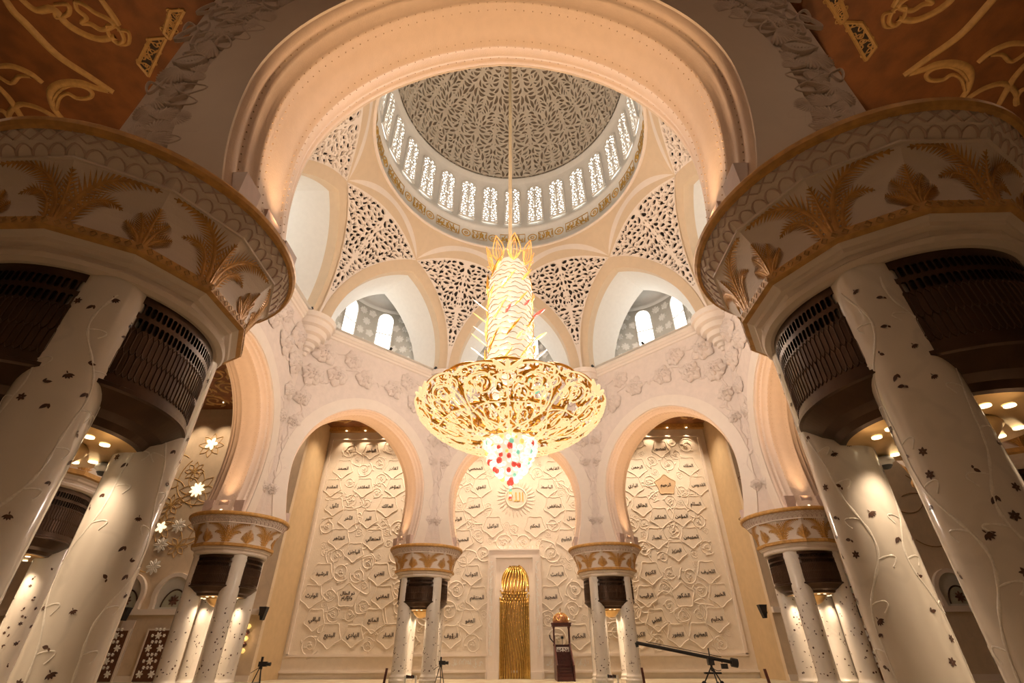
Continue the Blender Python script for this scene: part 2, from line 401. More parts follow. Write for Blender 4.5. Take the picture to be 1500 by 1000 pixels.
# outer relief: fan palm leaf, broad leaf, looping cord
def fanleaf(seed):
    mb = MB(); r = random.Random(seed); nr = 15
    for i in range(nr):
        a = PI/2+(i-(nr-1)/2)/(nr-1)*2*1.35; L = 1.0-.28*abs(i-(nr-1)/2)/(nr/2)
        petal(mb, 0, 0, a, L, .17, .17, 0, False)
    return mb
def broadleaf(seed):
    mb = MB(); n = 10
    out = [(math.sin(PI*min(1, t*1.02)**.8)*.42, t*1.25) for t in [i/n for i in range(n+1)]]
    b = len(mb.v)
    for x, z in out:
        for e, h in ((-1, .04), (-.5, .17), (0, .07), (.5, .17), (1, .04)): mb.v.append((x*e, -h, z))
    for i in range(n):
        for k in range(4): mb.f.append((b+i*5+k, b+(i+1)*5+k, b+(i+1)*5+k+1, b+i*5+k+1))
    rim = [(x, z) for x, z in out]+[(-x, z) for x, z in reversed(out[:-1])]
    mb.ribbon(rim, .05, .2, lambda x, y, h: (x, -h, y))
    for i in range(2, 9):
        for sg in (-1, 1): mb.ribbon([(0, i*.125-.08), (sg*out[i][0]*.5, i*.125+.03), (sg*out[i][0]*.92, i*.125+.09)], .025, .14, lambda x, y, h: (x, -h, y))
    return mb
def loopcord(seed):
    mb = MB(); P = []
    for i in range(41):
        t = i/40*2*PI; P.append((.55*math.sin(2*t)+.1, .62*math.sin(t)+.5))
    mb.ribbon(P, .05, .14, lambda x, y, h: (x, -h, y)); return mb
ME_FAN = fanleaf(1).mesh('carved_fan_leaf', CARVED, True); ME_BROAD = broadleaf(2).mesh('carved_broad_leaf', CARVED, True); ME_LOOP = loopcord(3).mesh('carved_cord', CARVED, True)
# cornice over the arches
def cornice():
    mb = MB(); prof = [(0, -.55), (-.10, -.5), (-.14, -.36), (-.24, -.30), (-.34, -.16), (-.40, -.12), (-.40, .12), (-.34, .22), (-.1, .26), (.9, .26)]
    for y, z in prof:
        yy = AIN+y; mb.v += [(-yy*T8, yy, Z_TOP+z), (yy*T8, yy, Z_TOP+z)]
    for i in range(len(prof)-1): mb.f.append((2*i, 2*i+1, 2*i+3, 2*i+2))
    return mb.mesh('cornice_ledge', SMOOTH)
ME_CORN = cornice()
# stepped corbel, stands at the right end vertex of each face
mb = MB(); prof = [(.0, -3.75), (.16, -3.7), (.2, -3.4), (.34, -3.32), (.36, -3.0), (.55, -2.9), (.58, -2.5), (.82, -2.35), (.86, -1.85), (1.12, -1.7), (1.16, -1.15), (1.42, -1.0), (1.46, -.4), (1.60, -.3), (1.62, .24), (0, .27)]
mb.lathe([(r*1.1, z*.76) for r, z in prof], 48); ME_CORB = mb.mesh('corbel', SMOOTH, False)
NAMES8 = ['wall_far', 'wall_far_left', 'wall_left', 'wall_near_left', 'wall_near', 'wall_near_right', 'wall_right', 'wall_far_right']
SPOTS = [(1.3, 20.2, .8), (2.6, 21.4, .75), (3.6, 19.6, .85), (4.9, 21.0, .9), (5.4, 19.0, .85), (5.7, 17.0, .6), (5.85, 15.2, .45), (6.05, 10.5, .36)]
for k in range(8):
    wl = struct(put(ME_WALL, NAMES8[k], None, (0, YC, 0), k*PI/4))
    wl['label'] = 'carved cream stone wall over one great arch of the domed octagon'
    put(ME_SOFFIT, 'arch_soffit', wl); put(ME_BANDI, 'arch_band', wl); put(ME_BANDO, 'arch_band', wl)
    st = put(ME_STUD, 'stud_row', wl); st['kind'] = 'stuff'
    put(ME_CORN, 'cornice_ledge', wl); put(ME_CORB, 'corbel', wl, (AIN*T8, AIN, Z_TOP))
    for sg in (-1, 1):
        for q in (-.9, 0, .9): put(ME_SPR, 'springer_block', wl, (sg*(W0-.48), A+q, Z_CAP))
    vis = k in (0, 1, 2, 6, 7)
    if vis:
        put(ME_STEM, 'carved_stem', wl, (0, AIN, 0))
        for i, (s, z, q) in enumerate(SPOTS):
            for sg in (-1, 1):
                M = Matrix.Translation((sg*s, AIN, z)) @ Matrix.Rotation(i*1.3+sg, 4, 'Y') @ Matrix.Diagonal((q*1.15, q*1.7, q*1.15, 1))
                put(ROS[(i+k) % 3], 'carved_flower', wl, M=M)
    if k == 4:
        ro = random.Random(8); OUTS = []
        bo = arch_pts(1.15)[len(arch_pts(1.15))//2:]
        for tr in range(6000):
            z = ro.uniform(8.7, 19.5); s = ro.uniform(2.5, 7.2)
            e = min(math.hypot(s-p[0], z-p[1]) for p in bo); ins = math.hypot(s, z-ZC) < W0+1.15 if z > ZC else s < W0+1.15-(ZC-z)**2/24
            if ins or e < .12 or len(OUTS) > 150: continue
            if all(math.hypot(s-o[0], z-o[1]) > .34 for o in OUTS): OUTS.append((s, z, ro.choice('FFFBLL'), ro.uniform(.42, .66), ro.uniform(-2.6, 2.6)))
        for i, (s, z, kd, q, a) in enumerate(OUTS):
            for sg in (-1, 1):
                M = Matrix.Translation((sg*s, AOUT, z)) @ Matrix.Rotation(PI, 4, 'Z') @ Matrix.Rotation(a*sg, 4, 'Y') @ Matrix.Diagonal((q, q*.95, q, 1))
                me, nm = {'F': (ME_FAN, 'carved_fan_leaf'), 'B': (ME_BROAD, 'carved_broad_leaf'), 'L': (ME_LOOP, 'carved_cord')}[kd]
                put(me, nm, wl, M=M)

# ================================================================== hall shell
Y_Q, Y_S, X_R, X_H, Y_B = 48.5, 43.3, 19.9, 46.0, -14.0
fl = struct(MB().box(-X_H, X_H, Y_B, Y_Q+.3, -.3, 0).build('floor', CARPET)); fl['label'] = 'patterned carpet floor of the prayer hall'
# ceiling with octagonal hole
mb = MB(); ang = [PI/8+i*PI/4 for i in range(8)]; rr = (AOUT-.05)/math.cos(PI/8)
inn = [(-rr*math.sin(a), YC+rr*math.cos(a)) for a in ang]
def ray_rect(x, y):
    dx, dy = x, y-YC; t = min([(X_H/abs(dx)) if dx else 9e9, ((Y_Q-YC)/dy) if dy > 0 else ((Y_B-YC)/dy)])
    return (dx*t, YC+dy*t)
outp = [ray_rect(*p) for p in inn]
mb.add([(x, y, Z_CEIL) for x, y in inn]+[(x, y, Z_CEIL) for x, y in outp], [(i, (i+1) % 8, 8+(i+1) % 8, 8+i) for i in range(8)])
crn = [(-X_H, Y_Q), (-X_H, Y_B), (X_H, Y_B), (X_H, Y_Q)]
for c in crn:
    ds = sorted(range(8), key=lambda i: math.hypot(outp[i][0]-c[0], outp[i][1]-c[1])+(0 if (abs(outp[i][0]-c[0]) < .01 or abs(outp[i][1]-c[1]) < .01) else 99))
    p, q = outp[ds[0]], outp[ds[1]]; mb.add([(p[0], p[1], Z_CEIL), (c[0], c[1], Z_CEIL), (q[0], q[1], Z_CEIL)], [(0, 1, 2)])
ceil = struct(mb.build('ceiling', BROWN)); ceil['label'] = 'brown relief ceiling of the hall around the dome'
# qibla wall (central recess), reveals and side walls
wq = struct(MB().box(-X_R-.3, X_R+.3, Y_Q, Y_Q+.4, 0, Z_CEIL).build('wall_qibla', WALLSTONE)); wq['label'] = 'pale carved wall with scrolls and named cartouches behind the mihrab'
for sg, nm in ((-1, 'left'), (1, 'right')):
    o = struct(MB().box(min(sg*X_R, sg*X_H), max(sg*X_R, sg*X_H), Y_S, Y_S+.5, 0, Z_CEIL).build('wall_side_'+nm, SAND)); o['label'] = 'sand coloured wall with line drawn flowers beside the qibla recess'
    o2 = MB().box(min(sg*X_R, sg*(X_R+.4)), max(sg*X_R, sg*(X_R+.4)), Y_S+.5, Y_Q, 0, Z_CEIL).build('recess_reveal', mat('gold_lit_sand_stone', (0.64, 0.47, 0.27), 0.5, noise=0.08, nscale=1.5), o)  # golden falloff of the light is put into the reveal colour
    o = struct(MB().box(min(sg*X_H, sg*(X_H+.4)), max(sg*X_H, sg*(X_H+.4)), Y_B, Y_Q, 0, Z_CEIL).build('wall_hall_'+nm, SAND)); o['label'] = 'plain sand coloured end wall of the hall'
o = struct(MB().box(-X_H, X_H, Y_B-.4, Y_B, 0, Z_CEIL).build('wall_entrance', SAND)); o['label'] = 'plain sand coloured entrance wall of the hall'
WS = {-1: bpy.data.objects['wall_side_left'], 1: bpy.data.objects['wall_side_right']}
# ================================================================== column clusters
HS, CR, RP = 1.02, 0.49, 1.80
def gon12(a, r):
    q = (a+PI/12) % (PI/6)-PI/12
    return r*math.cos(PI/12)/math.cos(q)*1.012
CAPP = [(1.86, 6.42, 0), (1.95, 6.46, 0), (1.99, 6.53, .3), (1.94, 6.58, .6), (1.96, 6.65, 1), (2.04, 6.68, 1), (2.06, 6.74, 1), (2.16, 6.80, 1)]
def shp(tab): return lambda i, a, r: r*(1-tab[i][2])+gon12(a, r)*tab[i][2]
ME_NECK = MB().lathe([(1.2, 6.42)]+[p[:2] for p in CAPP], 72, shape=shp([(1.2, 6.42, 0)]+CAPP)).mesh('capital_neck', SMOOTH)
LIP = [(2.14, 6.80, 1), (2.24, 6.84, 1), (2.24, 6.98, 1), (2.13, 7.0, 1)]
ME_LIP = MB().lathe([p[:2] for p in LIP], 72, shape=shp(LIP)).mesh('gold_moulding', GOLDP)
def bell_r(t): return 2.12+.06*t+.27*t**2.2          # t 0..1 between z 7.0 and 8.0
BELL = [(bell_r(i/8), 7.0+i/8, 1) for i in range(9)]
ME_BELL = MB().lathe([p[:2] for p in BELL], 72, shape=shp(BELL)).mesh('capital_bell', CREAM)
SCB = [(2.45, 8.0, 1), (2.50, 8.0, 1), (2.50, 8.04, 1), (2.47, 8.05, 1), (2.60, 8.22, .8), (2.62, 8.24, .6), (2.70, 8.40, .15), (2.72, 8.42, 0)]
ME_SCB = MB().lathe([p[:2] for p in SCB], 72, shape=shp(SCB)).mesh('scalloped_band', CREAM)
RIM = [(2.70, 8.37), (2.77, 8.38), (2.81, 8.44), (2.81, 8.52), (2.77, 8.58), (2.70, 8.59), (0, 8.56)]
ME_RIM = MB().lathe(RIM, 72).mesh('gold_rim', GOLDP, False)
def bell_pt(a, t, o=0.006):
    r = gon12(a+PI/12, bell_r(t))+o; return (r*math.cos(a), r*math.sin(a), 7.0+t)
def band_pt(a, t, o=0.008):                          # scallop band z 8.05..8.22
    z = 8.05+.17*t; r0 = 2.47+.13*t; r = r0*(.1*t)+gon12(a, r0)*(1-.1*t)+o; return (r*math.cos(a), r*math.sin(a), z)
def heart_pt(a, t, o=0.008):
    z = 8.24+.16*t; r0 = 2.62+.08*t; k = .6-.45*t; r = r0*(1-k)+gon12(a, r0)*k+o; return (r*math.cos(a), r*math.sin(a), z)
def frond(mb, p0, p1, p2, n, L, tf, w=.018):
    "curved midrib with leaflets, in (deg, t) space with 1 deg = 0.04 t"
    K = .04
    def bz(t): return tuple((1-t)**2*p0[i]*(K if i == 0 else 1)+2*t*(1-t)*p1[i]*(K if i == 0 else 1)+t*t*p2[i]*(K if i == 0 else 1) for i in (0, 1))
    pts = [bz(i/n) for i in range(n+1)]
    T = lambda x, y, h=0: tf(math.radians(x/K), min(max(y, 0.01), .99), .006+h)
    mb.ribbon(pts, lambda t: w*(1.15-t), .012, T)
    for i in range(n):
        x, y = pts[i]; x2, y2 = pts[i+1]; dx, dy = x2-x, y2-y; d = math.hypot(dx, dy); dx, dy = dx/d, dy/d
        l = L*(.55+.45*math.sin(PI*min(1, (i/n)*.9+.15)))*(1.05-.75*(i/n)**3)
        for sg in (-1, 1):
            ex, ey = dx*.75-sg*dy*.8, dy*.75+sg*dx*.8
            ww = d*.52
            a = T(x-dx*ww, y-dy*ww); b_ = T(x+dx*ww, y+dy*ww); c = T(x+ex*l, y+ey*l); mmid = T(x+ex*l*.5-dx*0, y+ey*l*.5, .01)
            mb.add([a, b_, c, mmid], [(0, 1, 3), (1, 2, 3), (2, 0, 3)])
# two alternating motifs, 30 degrees each
def motif(kind, near):
    mb = MB(); N = 13 if near else 7; g = 1 if near else 1.3
    if kind == 0:      # small upright palm
        for q, (dx, hh) in enumerate(((-9, .36), (-5.5, .56), (0, .72), (5.5, .56), (9, .36))):
            frond(mb, (dx*.15, .02), (dx*.4, hh*.75), (dx, hh), N, .20*g, bell_pt, .03)
    else:              # tall arching fronds
        for sg in (-1, 1):
            frond(mb, (sg*1.5, .02), (sg*3.5, 1.12), (sg*28, .95), N+8, .26*g, bell_pt, .04)
            frond(mb, (sg*4, .02), (sg*7, .80), (sg*19, .50), N+3, .20*g, bell_pt, .03)
        frond(mb, (0, .02), (0, .5), (0, .9), N, .24*g, bell_pt, .03)
    return mb.mesh('palm_inlay', GOLDL)
MOT = {(k, n): motif(k, n) for k in (0, 1) for n in (0, 1)}
def scallops():
    mb = MB()
    for i in range(60):
        a0 = 2*PI*i/60; P = [(a0+2*PI/60*(.5-.5*math.cos(PI*j/8)), math.sin(PI*j/8)*.85+.05) for j in range(9)]
        mb.ribbon([(a, t) for a, t in P], lambda t: .007, .03, lambda a, t, h: band_pt(a, min(t, 1), .004+h))
    return mb.mesh('scallop_moulding', SPRING, True)
def hearts():
    mb = MB()
    for i in range(60):
        a0 = 2*PI*i/60; w_ = 2*PI/60
        for sg in (-1, 1):
            P = [(a0+w_*(.5+sg*(.5-.95*j/6)), j/6) for j in range(7)]
            mb.ribbon(P, .007, .022, lambda a, t, h: heart_pt(a, t, .004+h))
    return mb.mesh('heart_lattice_moulding', SPRING, True)
def diamonds():
    mb = MB()
    for i in range(96):
        a0 = 2*PI*i/96; d = .02
        for p, q in (((-d, .5), (0, .95)), ((0, .95), (d, .5)), ((d, .5), (0, .05)), ((0, .05), (-d, .5))):
            mb.ribbon([(a0+p[0], p[1]), (a0+q[0], q[1])], .003, .012, lambda a, t, h: ((gon12(a, 2.245)+.003+h)*math.cos(a), (gon12(a, 2.245)+.003+h)*math.sin(a), 6.845+.13*t))
    return mb.mesh('diamond_moulding', CEILGOLD)
ME_SCAL, ME_HEART, ME_DIAM = scallops(), hearts(), diamonds()
# bronze grille panel, 76 degrees wide, centred on +x; upper drum with slots, flare beneath
def grille():
    half = math.radians(40); zt, zb = 6.46, 4.9; W = 2*half*RP; H = zt-zb; nx, ny = 200, 120
    X, Y = np.meshgrid(np.linspace(-W/2, W/2, nx+1), np.linspace(0, H, ny+1)); Fd = np.full(X.shape, .5)
    for j, (yc, hh) in enumerate(((1.29, .09), (1.03, .09))):
        p = .088; xo = np.abs(((X+(j*.044)) % p)-p/2); d = np.hypot(xo, np.maximum(np.abs(Y-yc)-hh+.03, 0))-.033
        d = np.where(np.abs(X) < W/2-.16, d, .5); Fd = np.minimum(Fd, d)
    def tf(u, v, h):
        a = (u-.5)*2*half; r = RP-.05+h+0*u; return (r*np.cos(a), r*np.sin(a), zb+v*H)
    mb = lattice(Fd, tf, .05)
    # end frame, lip and flare
    def fr(u, v):
        P = [(RP, 4.9), (RP+.045, 4.88), (RP+.045, 4.82), (RP, 4.80), (RP-.10, 4.70), (RP-.22, 4.58), (RP-.36, 4.50), (RP-.42, 4.40), (RP-.5, 4.38)]
        r, z = P[int(round(v*8))]; a = (u-.5)*2*half; return (r*math.cos(a), r*math.sin(a), z)
    mb.grid(fr, 24, 8)
    def tp(u, v):
        P = [(RP, 6.46), (RP+.05, 6.47), (RP+.05, 6.53), (RP-.1, 6.54)]
        r, z = P[int(round(v*3))]; a = (u-.5)*2*half; return (r*math.cos(a), r*math.sin(a), z)
    mb.grid(tp, 24, 3)
    return mb.mesh('grille_panel', BRONZE)
def emboss():
    mb = MB(); half = math.radians(38)
    def tf(a, z, h): return ((RP+h)*math.cos(a), (RP+h)*math.sin(a), z)
    p = .088/RP
    rows = ((5.02, 5.44, 0), (5.40, 5.82, .5), (4.94, 5.06, .5))
    n = int(half/p)
    for z0, z1, o in rows[:2]:
        for i in range(-n, n):
            a0 = (i+.5+o)*p
            if abs(a0) > half-p: continue
            q = p*.46; P = [(a0-q, z0+.07), (a0-q, z1-.07), (a0-q*.5, z1-.02), (a0, z1), (a0+q*.5, z1-.02), (a0+q, z1-.07), (a0+q, z0+.07), (a0+q*.5, z0+.02), (a0, z0), (a0-q*.5, z0+.02), (a0-q, z0+.07)]
            mb.ribbon(P, .0045, .012, tf)
    return mb.mesh('embossed_pattern', BRONZED)
ME_GRILLE, ME_EMB = grille(), emboss()
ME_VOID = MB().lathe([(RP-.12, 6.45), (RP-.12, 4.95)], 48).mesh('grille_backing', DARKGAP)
# brass soffit under the drum
ME_SOFD = MB().lathe([(1.32, 4.395), (1.28, 4.37), (.62, 4.37), (.60, 4.35), (.60, 4.30)], 48).mesh('brass_ceiling_ring', BRASS, True)
ME_DISH = MB().lathe([(.64, 4.36), (.66, 4.33), (.62, 4.28), (.5, 4.14), (.34, 4.0), (.18, 3.92), (0, 3.90)], 40).mesh('brass_dish', BRASS, True)
ME_DL = MB().lathe([(.07, 4.366), (.07, 4.345), (0, 4.345)], 16).mesh('downlight', GLOWLAMP)
# column
ME_COL = MB().lathe([(.60, 0), (.60, .16), (.63, .2), (.60, .26), (.545, .28), (.545, .36), (.57, .40), (.545, .45), (CR+.02, .48), (CR, .6)]+[(CR, z) for z in (1.5, 2.5, 3.5, 4.5, 5.5, 6.55)], 40).mesh('marble_column', MARBLE, True)
# inlay flowers bent to the shaft (variants)
def inlay(kind, tilt, s):
    mb = MB()
    def tf(x, y, h):
        a = x/CR; r = CR+.002+h; return (r*math.cos(a), r*math.sin(a), y)
    def leaf(ang, L, W, ox=0, oy=0):
        pts = []
        for t in (0, .25, .5, .75, 1):
            pts.append((t*L, .5*W*math.sin(PI*(t*.9+.08))))
        poly = pts+[(x, -y) for x, y in reversed(pts[:-1])][:-1]
        b = [tf(ox+x*math.cos(ang)-y*math.sin(ang), oy+x*math.sin(ang)+y*math.cos(ang), .004) for x, y in poly]
        mb.add(b, [tuple(range(len(b)))])
    if kind == 0:
        for i in range(6): leaf(tilt+i*PI/3, .085*s, .045*s)
    elif kind == 1: leaf(tilt, .14*s, .06*s); leaf(tilt+.9, .09*s, .04*s)
    elif kind == 2:
        for i in range(5): leaf(tilt+i*.5-1, .10*s, .04*s)
        leaf(tilt+PI, .06*s, .02*s)
    else:
        leaf(tilt, .12*s, .07*s, 0, 0); leaf(tilt+2.2, .07*s, .04*s)
    return mb
INL = [inlay(k % 4, random.uniform(0, 6.28), random.uniform(.5, .82)).mesh('inlay_flower', INLAY) for k in range(12)]
def speck_mesh(seed):
    r = random.Random(seed); mb = MB()
    for i in range(85):
        q = inlay(r.randrange(4), r.uniform(0, 6.28), r.uniform(.45, .8)); a = r.uniform(0, 2*PI); z = .7+r.random()**1.5*4.3; ca, sa = math.cos(a), math.sin(a)
        mb.add([(x*ca-y*sa, x*sa+y*ca, h+z) for x, y, h in q.v], q.f)
    return mb.mesh('inlay_flowers', INLAY)
SPECK = [speck_mesh(s) for s in (1, 2, 3)]
def vine_mesh(seed):
    r = random.Random(seed); mb = MB()
    def tf(x, y, h): a = x/CR; return ((CR+.001+h)*math.cos(a), (CR+.001+h)*math.sin(a), y)
    for st in range(4):
        x0 = st*2*PI*CR/4+r.uniform(-.1, .1); ph = r.uniform(0, 6.28); P = []
        for i in range(90):
            z = .65+i*.062; P.append((x0+.20*math.sin(z*1.9+ph)+.06*math.sin(z*4.3+ph), z))
        mb.ribbon(P, lambda t: .012+.010*math.sin(t*60)**2, .006, tf)
        for i in range(6, 86, 9):
            x, z = P[i]; sg = r.choice((-1, 1)); Q = []; kk = r.uniform(.9, 1.1)
            for j in range(14):
                t = j/13; Q.append((x+sg*(.22*math.sin(t*2.4)), z+.25*t-.34*t*t*kk))
            mb.ribbon(Q, lambda t: .008+.006*math.sin(t*30)**2, .005, tf)
    return mb.mesh('pearl_vine', PEARL)
VINE = [vine_mesh(s) for s in (1, 2)]
CAMM = MB().lathe([(.0, 0), (.13, 0), (.15, -.03), (.15, -.08), (.11, -.10), (.10, -.14), (.06, -.185), (0, -.20)], 20).mesh('ceiling_camera', mat('cctv_white', (.75, .72, .68), .4, noise=.05), True)
CAMB = MB().lathe([(.105, -.095), (.10, -.14), (.062, -.187), (0, -.203)], 20).mesh('camera_lens', BLACK, True)

CLB = {}
def cluster(key, x, y, near, label, group=None):
    t = thing('column_cluster', label, 'columns', (x, y, 0), 0, group); CLB[key] = t
    rr = random.Random(sum(map(ord, key)))
    for i, (sx, sy) in enumerate(((-1, -1), (1, -1), (-1, 1), (1, 1))):
        c = put(ME_COL, 'marble_column', t, (sx*HS, sy*HS, 0))
        if near:
            put(VINE[i % 2], 'pearl_vine', c, (0, 0, 0), rr.uniform(0, 6))
            if (sx*(-1 if x < 0 else 1) < 0):
                z = .7; a = rr.uniform(0, 6)
                placed = []
                for q in range(78):
                    for tr in range(20):
                        z = rr.uniform(.7, 6.1); a = rr.uniform(0, 2*PI)
                        if all(abs(z-pz) > .16 or abs((a-pa+PI) % (2*PI)-PI)*CR > .22 for pz, pa in placed): break
                    placed.append((z, a)); put(INL[rr.randrange(12)], 'inlay_flower', c, (0, 0, z), a)
        else:
            s_ = put(SPECK[rr.randrange(3)], 'inlay_flowers', c, None, rr.uniform(0, 6)); s_['kind'] = 'stuff'
    cap = put(ME_BELL, 'capital', t)
    put(ME_NECK, 'capital_neck', cap); put(ME_LIP, 'gold_moulding', cap); put(ME_SCB, 'scalloped_band', cap); put(ME_RIM, 'gold_rim', cap)
    put(ME_SCAL, 'scallop_moulding', cap)['kind'] = 'stuff'; put(ME_HEART, 'heart_moulding', cap)['kind'] = 'stuff'
    if near: put(ME_DIAM, 'diamond_moulding', cap)['kind'] = 'stuff'
    for i in range(12): put(MOT[(i % 2, 1 if near else 0)], 'palm_inlay', cap, None, i*PI/6+PI/12)
    for i in range(4):
        g = put(ME_GRILLE, 'grille_panel', t, None, i*PI/2); put(ME_EMB, 'embossed_pattern', g)
    put(ME_VOID, 'grille_backing', t)
    put(ME_SOFD, 'brass_ceiling_ring', t); put(ME_DISH, 'brass_dish', t)
    for i in range(8):
        a = (i+.5)*PI/4+(.22 if i % 2 else -.22); put(ME_DL, 'downlight', t, (.95*math.cos(a), .95*math.sin(a), 0))
    for i in range(4):
        a = i*PI/2; lamp('downlight_lamp', 'SPOT', (.98*math.cos(a), .98*math.sin(a), 4.33), L_DOWN*(1.0 if near else 1.6), WARM, t, (.9*math.cos(a), .9*math.sin(a), 0), .06, 110, .8)
    return t
s2 = A*T8
cluster('AL', -s2, YC+A, 0, 'cluster of four marble columns beside the golden mihrab, on the side away from the minbar')
cluster('AR', s2, YC+A, 0, 'cluster of four marble columns between the wooden minbar and the camera crane')
cluster('BL', -A, YC+s2, 0, 'cluster of four marble columns in front of the ornate wall lamp and flowered wall')
cluster('BR', A, YC+s2, 0, 'cluster of four marble columns beyond the counterweight end of the camera crane')
cluster('CL', -A, YC-s2, 0, 'cluster of four columns half hidden, between the large near columns and the blue lit window', 'half hidden column clusters')
cluster('CR', A, YC-s2, 0, 'cluster of four columns mostly hidden behind near columns before the dim brown wall', 'half hidden column clusters')
cluster('DL', -s2, YC-A, 1, 'large cluster of inlaid marble columns before the wall with glowing flowers', 'column clusters under the nearest arch')
cluster('DR', s2, YC-A, 1, 'large cluster of inlaid marble columns before the dim brown wall without lit flowers', 'column clusters under the nearest arch')
for sg in (-1, 1):
    for (dx, dy) in ((0.25, .95),):
        o = put(CAMM, 'ceiling_camera', None, (sg*(s2-dx), YC-A+dy+.18, 4.372)); put(CAMB, 'camera_lens', o)
        tag(o, 'small white dome camera under the brass ring of a near column cluster', 'camera', 'dome cameras under the near capitals')
# uplights standing on the capitals, aimed along the arch soffits
ME_UPL = MB().lathe([(0, 0), (.10, 0), (.12, .05), (.10, .14), (.0, .15)], 12).mesh('uplight', GLOWLAMP)
for k in range(8):
    th = k*PI/4; n_ = Vector((-math.sin(th), math.cos(th), 0)); t_ = Vector((math.cos(th), math.sin(th), 0)); O = Vector((0, YC, 0))
    for sg in (-1, 1):
        p = O+n_*A+t_*(sg*4.55)+Vector((0, 0, 8.56))
        o = put(ME_UPL, 'uplight', None, tuple(p)); tag(o, 'small lit uplight standing on a capital beneath an arch', 'lamp', 'uplights on the capitals')
        lamp('uplight_lamp', 'SPOT', tuple(p+Vector((0, 0, .25))-t_*(sg*.25)), L_UP, WARMER, None, tuple(O+n_*A+t_*(sg*1.6)+Vector((0, 0, 17.0))), .12, 100, .9)
# ================================================================== ribs, pierced pendentives and alcoves
ZL = Z_TOP+.27
def rib_curve(w, hh, n=24, side=1):
    "pointed arch half (s,h): from foot to apex, in the plane leaning to the dome"
    c = (hh*hh-w*w)/(2*w); R = w+c; am = math.acos(c/R); out = []
    for i in range(n+1):
        a = am*i/n; out.append((side*(-c+R*math.cos(a)), R*math.sin(a)))
    return out
HH, RW = 8.76, 6.15
Y0_, Y1_, Z1_ = 15.25, 12.4, 31.7
def lean(s, h, out=0.0):
    q = h/HH; return (s, Y0_+(Y1_-Y0_)*(.75*q+.25*q*q)+out, ZL+(Z1_-ZL)*q)
def rotk(p, k):
    th = k*PI/4; return (p[0]*math.cos(th)-p[1]*math.sin(th), p[0]*math.sin(th)+p[1]*math.cos(th), p[2])
O8 = (0, YC, 0)
# rib band of one alcove arch (both sides, front + soffit), in face frame
mb = MB(); IW, IH = 5.30, HH-1.05
for sd in (-1, 1):
    a, b = rib_curve(RW, HH, 24, sd), rib_curve(IW, IH, 24, sd)
    v = [lean(s, h) for s, h in a]+[lean(s, h, .0) for s, h in b]+[lean(s, h, .75) for s, h in b]+[lean(s*.99, h, -.07) for s, h in a]+[lean(s*.965, h-.05, -.07) for s, h in a]
    n = 25; f = [(i, i+1, n+i+1, n+i) for i in range(n-1)]+[(n+i, n+i+1, 2*n+i+1, 2*n+i) for i in range(n-1)]+[(3*n+i, 3*n+i+1, 4*n+i+1, 4*n+i) for i in range(n-1)]
    mb.add(v, f)
ME_RIB = mb.mesh('arch_rib', WARMSHADE, False)
# alcove reveal: from the inner rib edge out to a smaller arch in an upright plane
OW, OH, OY = 4.35, 7.4, 17.6
mb = MB()
for sd in (-1, 1):
    b, c = rib_curve(IW, IH, 24, sd), rib_curve(OW, OH, 24, sd); n = 25
    v = [lean(s, h, .75) for s, h in b]+[(s, OY, ZL+h*1.02) for s, h in c]
    mb.add(v, [(i, i+1, n+i+1, n+i) for i in range(n-1)])
ME_REV = mb.mesh('alcove_reveal', WHITE, True)
RB, CB = 5.2, 15.2
def back(a, z, o=0.0): return ((RB-o)*math.sin(a), CB+(RB-o)*math.cos(a), z)
ZB = 31.0
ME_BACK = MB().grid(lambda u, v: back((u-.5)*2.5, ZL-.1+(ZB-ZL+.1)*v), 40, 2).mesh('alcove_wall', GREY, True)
def vault(u, v):
    a = (u-.5)*2.5; e = v*PI/2; r = RB*math.cos(e); return (r*math.sin(a), CB+r*math.cos(a), ZB+2.3*math.sin(e))
ME_VAULT = MB().grid(vault, 40, 10).grid(lambda u, v: back((u-.5)*2.5, ZB-.25+.3*v, .12+.1*v), 40, 2).mesh('alcove_vault', WHITE, True)
ME_AFLOOR = MB().add([(-5.5, 14.9, ZL-.02), (5.5, 14.9, ZL-.02), (5.5, 20.5, ZL-.02), (-5.5, 20.5, ZL-.02)], [(0, 1, 2, 3)]).mesh('alcove_floor', WHITE)
WA, WH_, WZ = math.radians(21), math.radians(8.6), 24.4
def alc_window(c):
    mb = MB(); P = []; top = 29.7; n = 16
    pts = [(-WH_, WZ)]+[(-WH_*math.cos(PI*i/n), top+.95*math.sin(PI*i/n)) for i in range(n+1)]+[(WH_, WZ)]
    v = [back(c+x, z, .03) for x, z in pts]; mb.add(v, [tuple(range(len(v)))])
    fr = MB().tube([back(c+x, z, .05) for x, z in pts+[pts[0]]], .06, 5)
    br = [MB().tube([back(c+x, z, .06) for x in np.linspace(-WH_, WH_, 4)], .075, 4) for z in (26.4, 28.2)]
    return mb.mesh('window_pane', ALCGLOW), fr.mesh('window_frame', WHITE), [b.mesh('glazing_bar', GREY) for b in br]
AW = [alc_window(c) for c in (WA, -WA)]
def star8(n, kind):
    mb = MB()
    for i in range(n):
        a = 2*PI*i/n
        petal(mb, 0, 0, a, .52, .22 if n > 6 else .34, .05)
    for i in range(n):
        a = 2*PI*(i+.5)/n; mb.ribbon([(.28*math.cos(a-PI/n), .28*math.sin(a-PI/n)), (.42*math.cos(a), .42*math.sin(a)), (.28*math.cos(a+PI/n), .28*math.sin(a+PI/n))], .03, .08, lambda x, y, h: (x, -h, y))
    return mb.mesh('star_ornament', mat('bright_white_plaster', (.93, .91, .86), .6, noise=.02))
STAR = [star8(8, 0), star8(5, 1)]
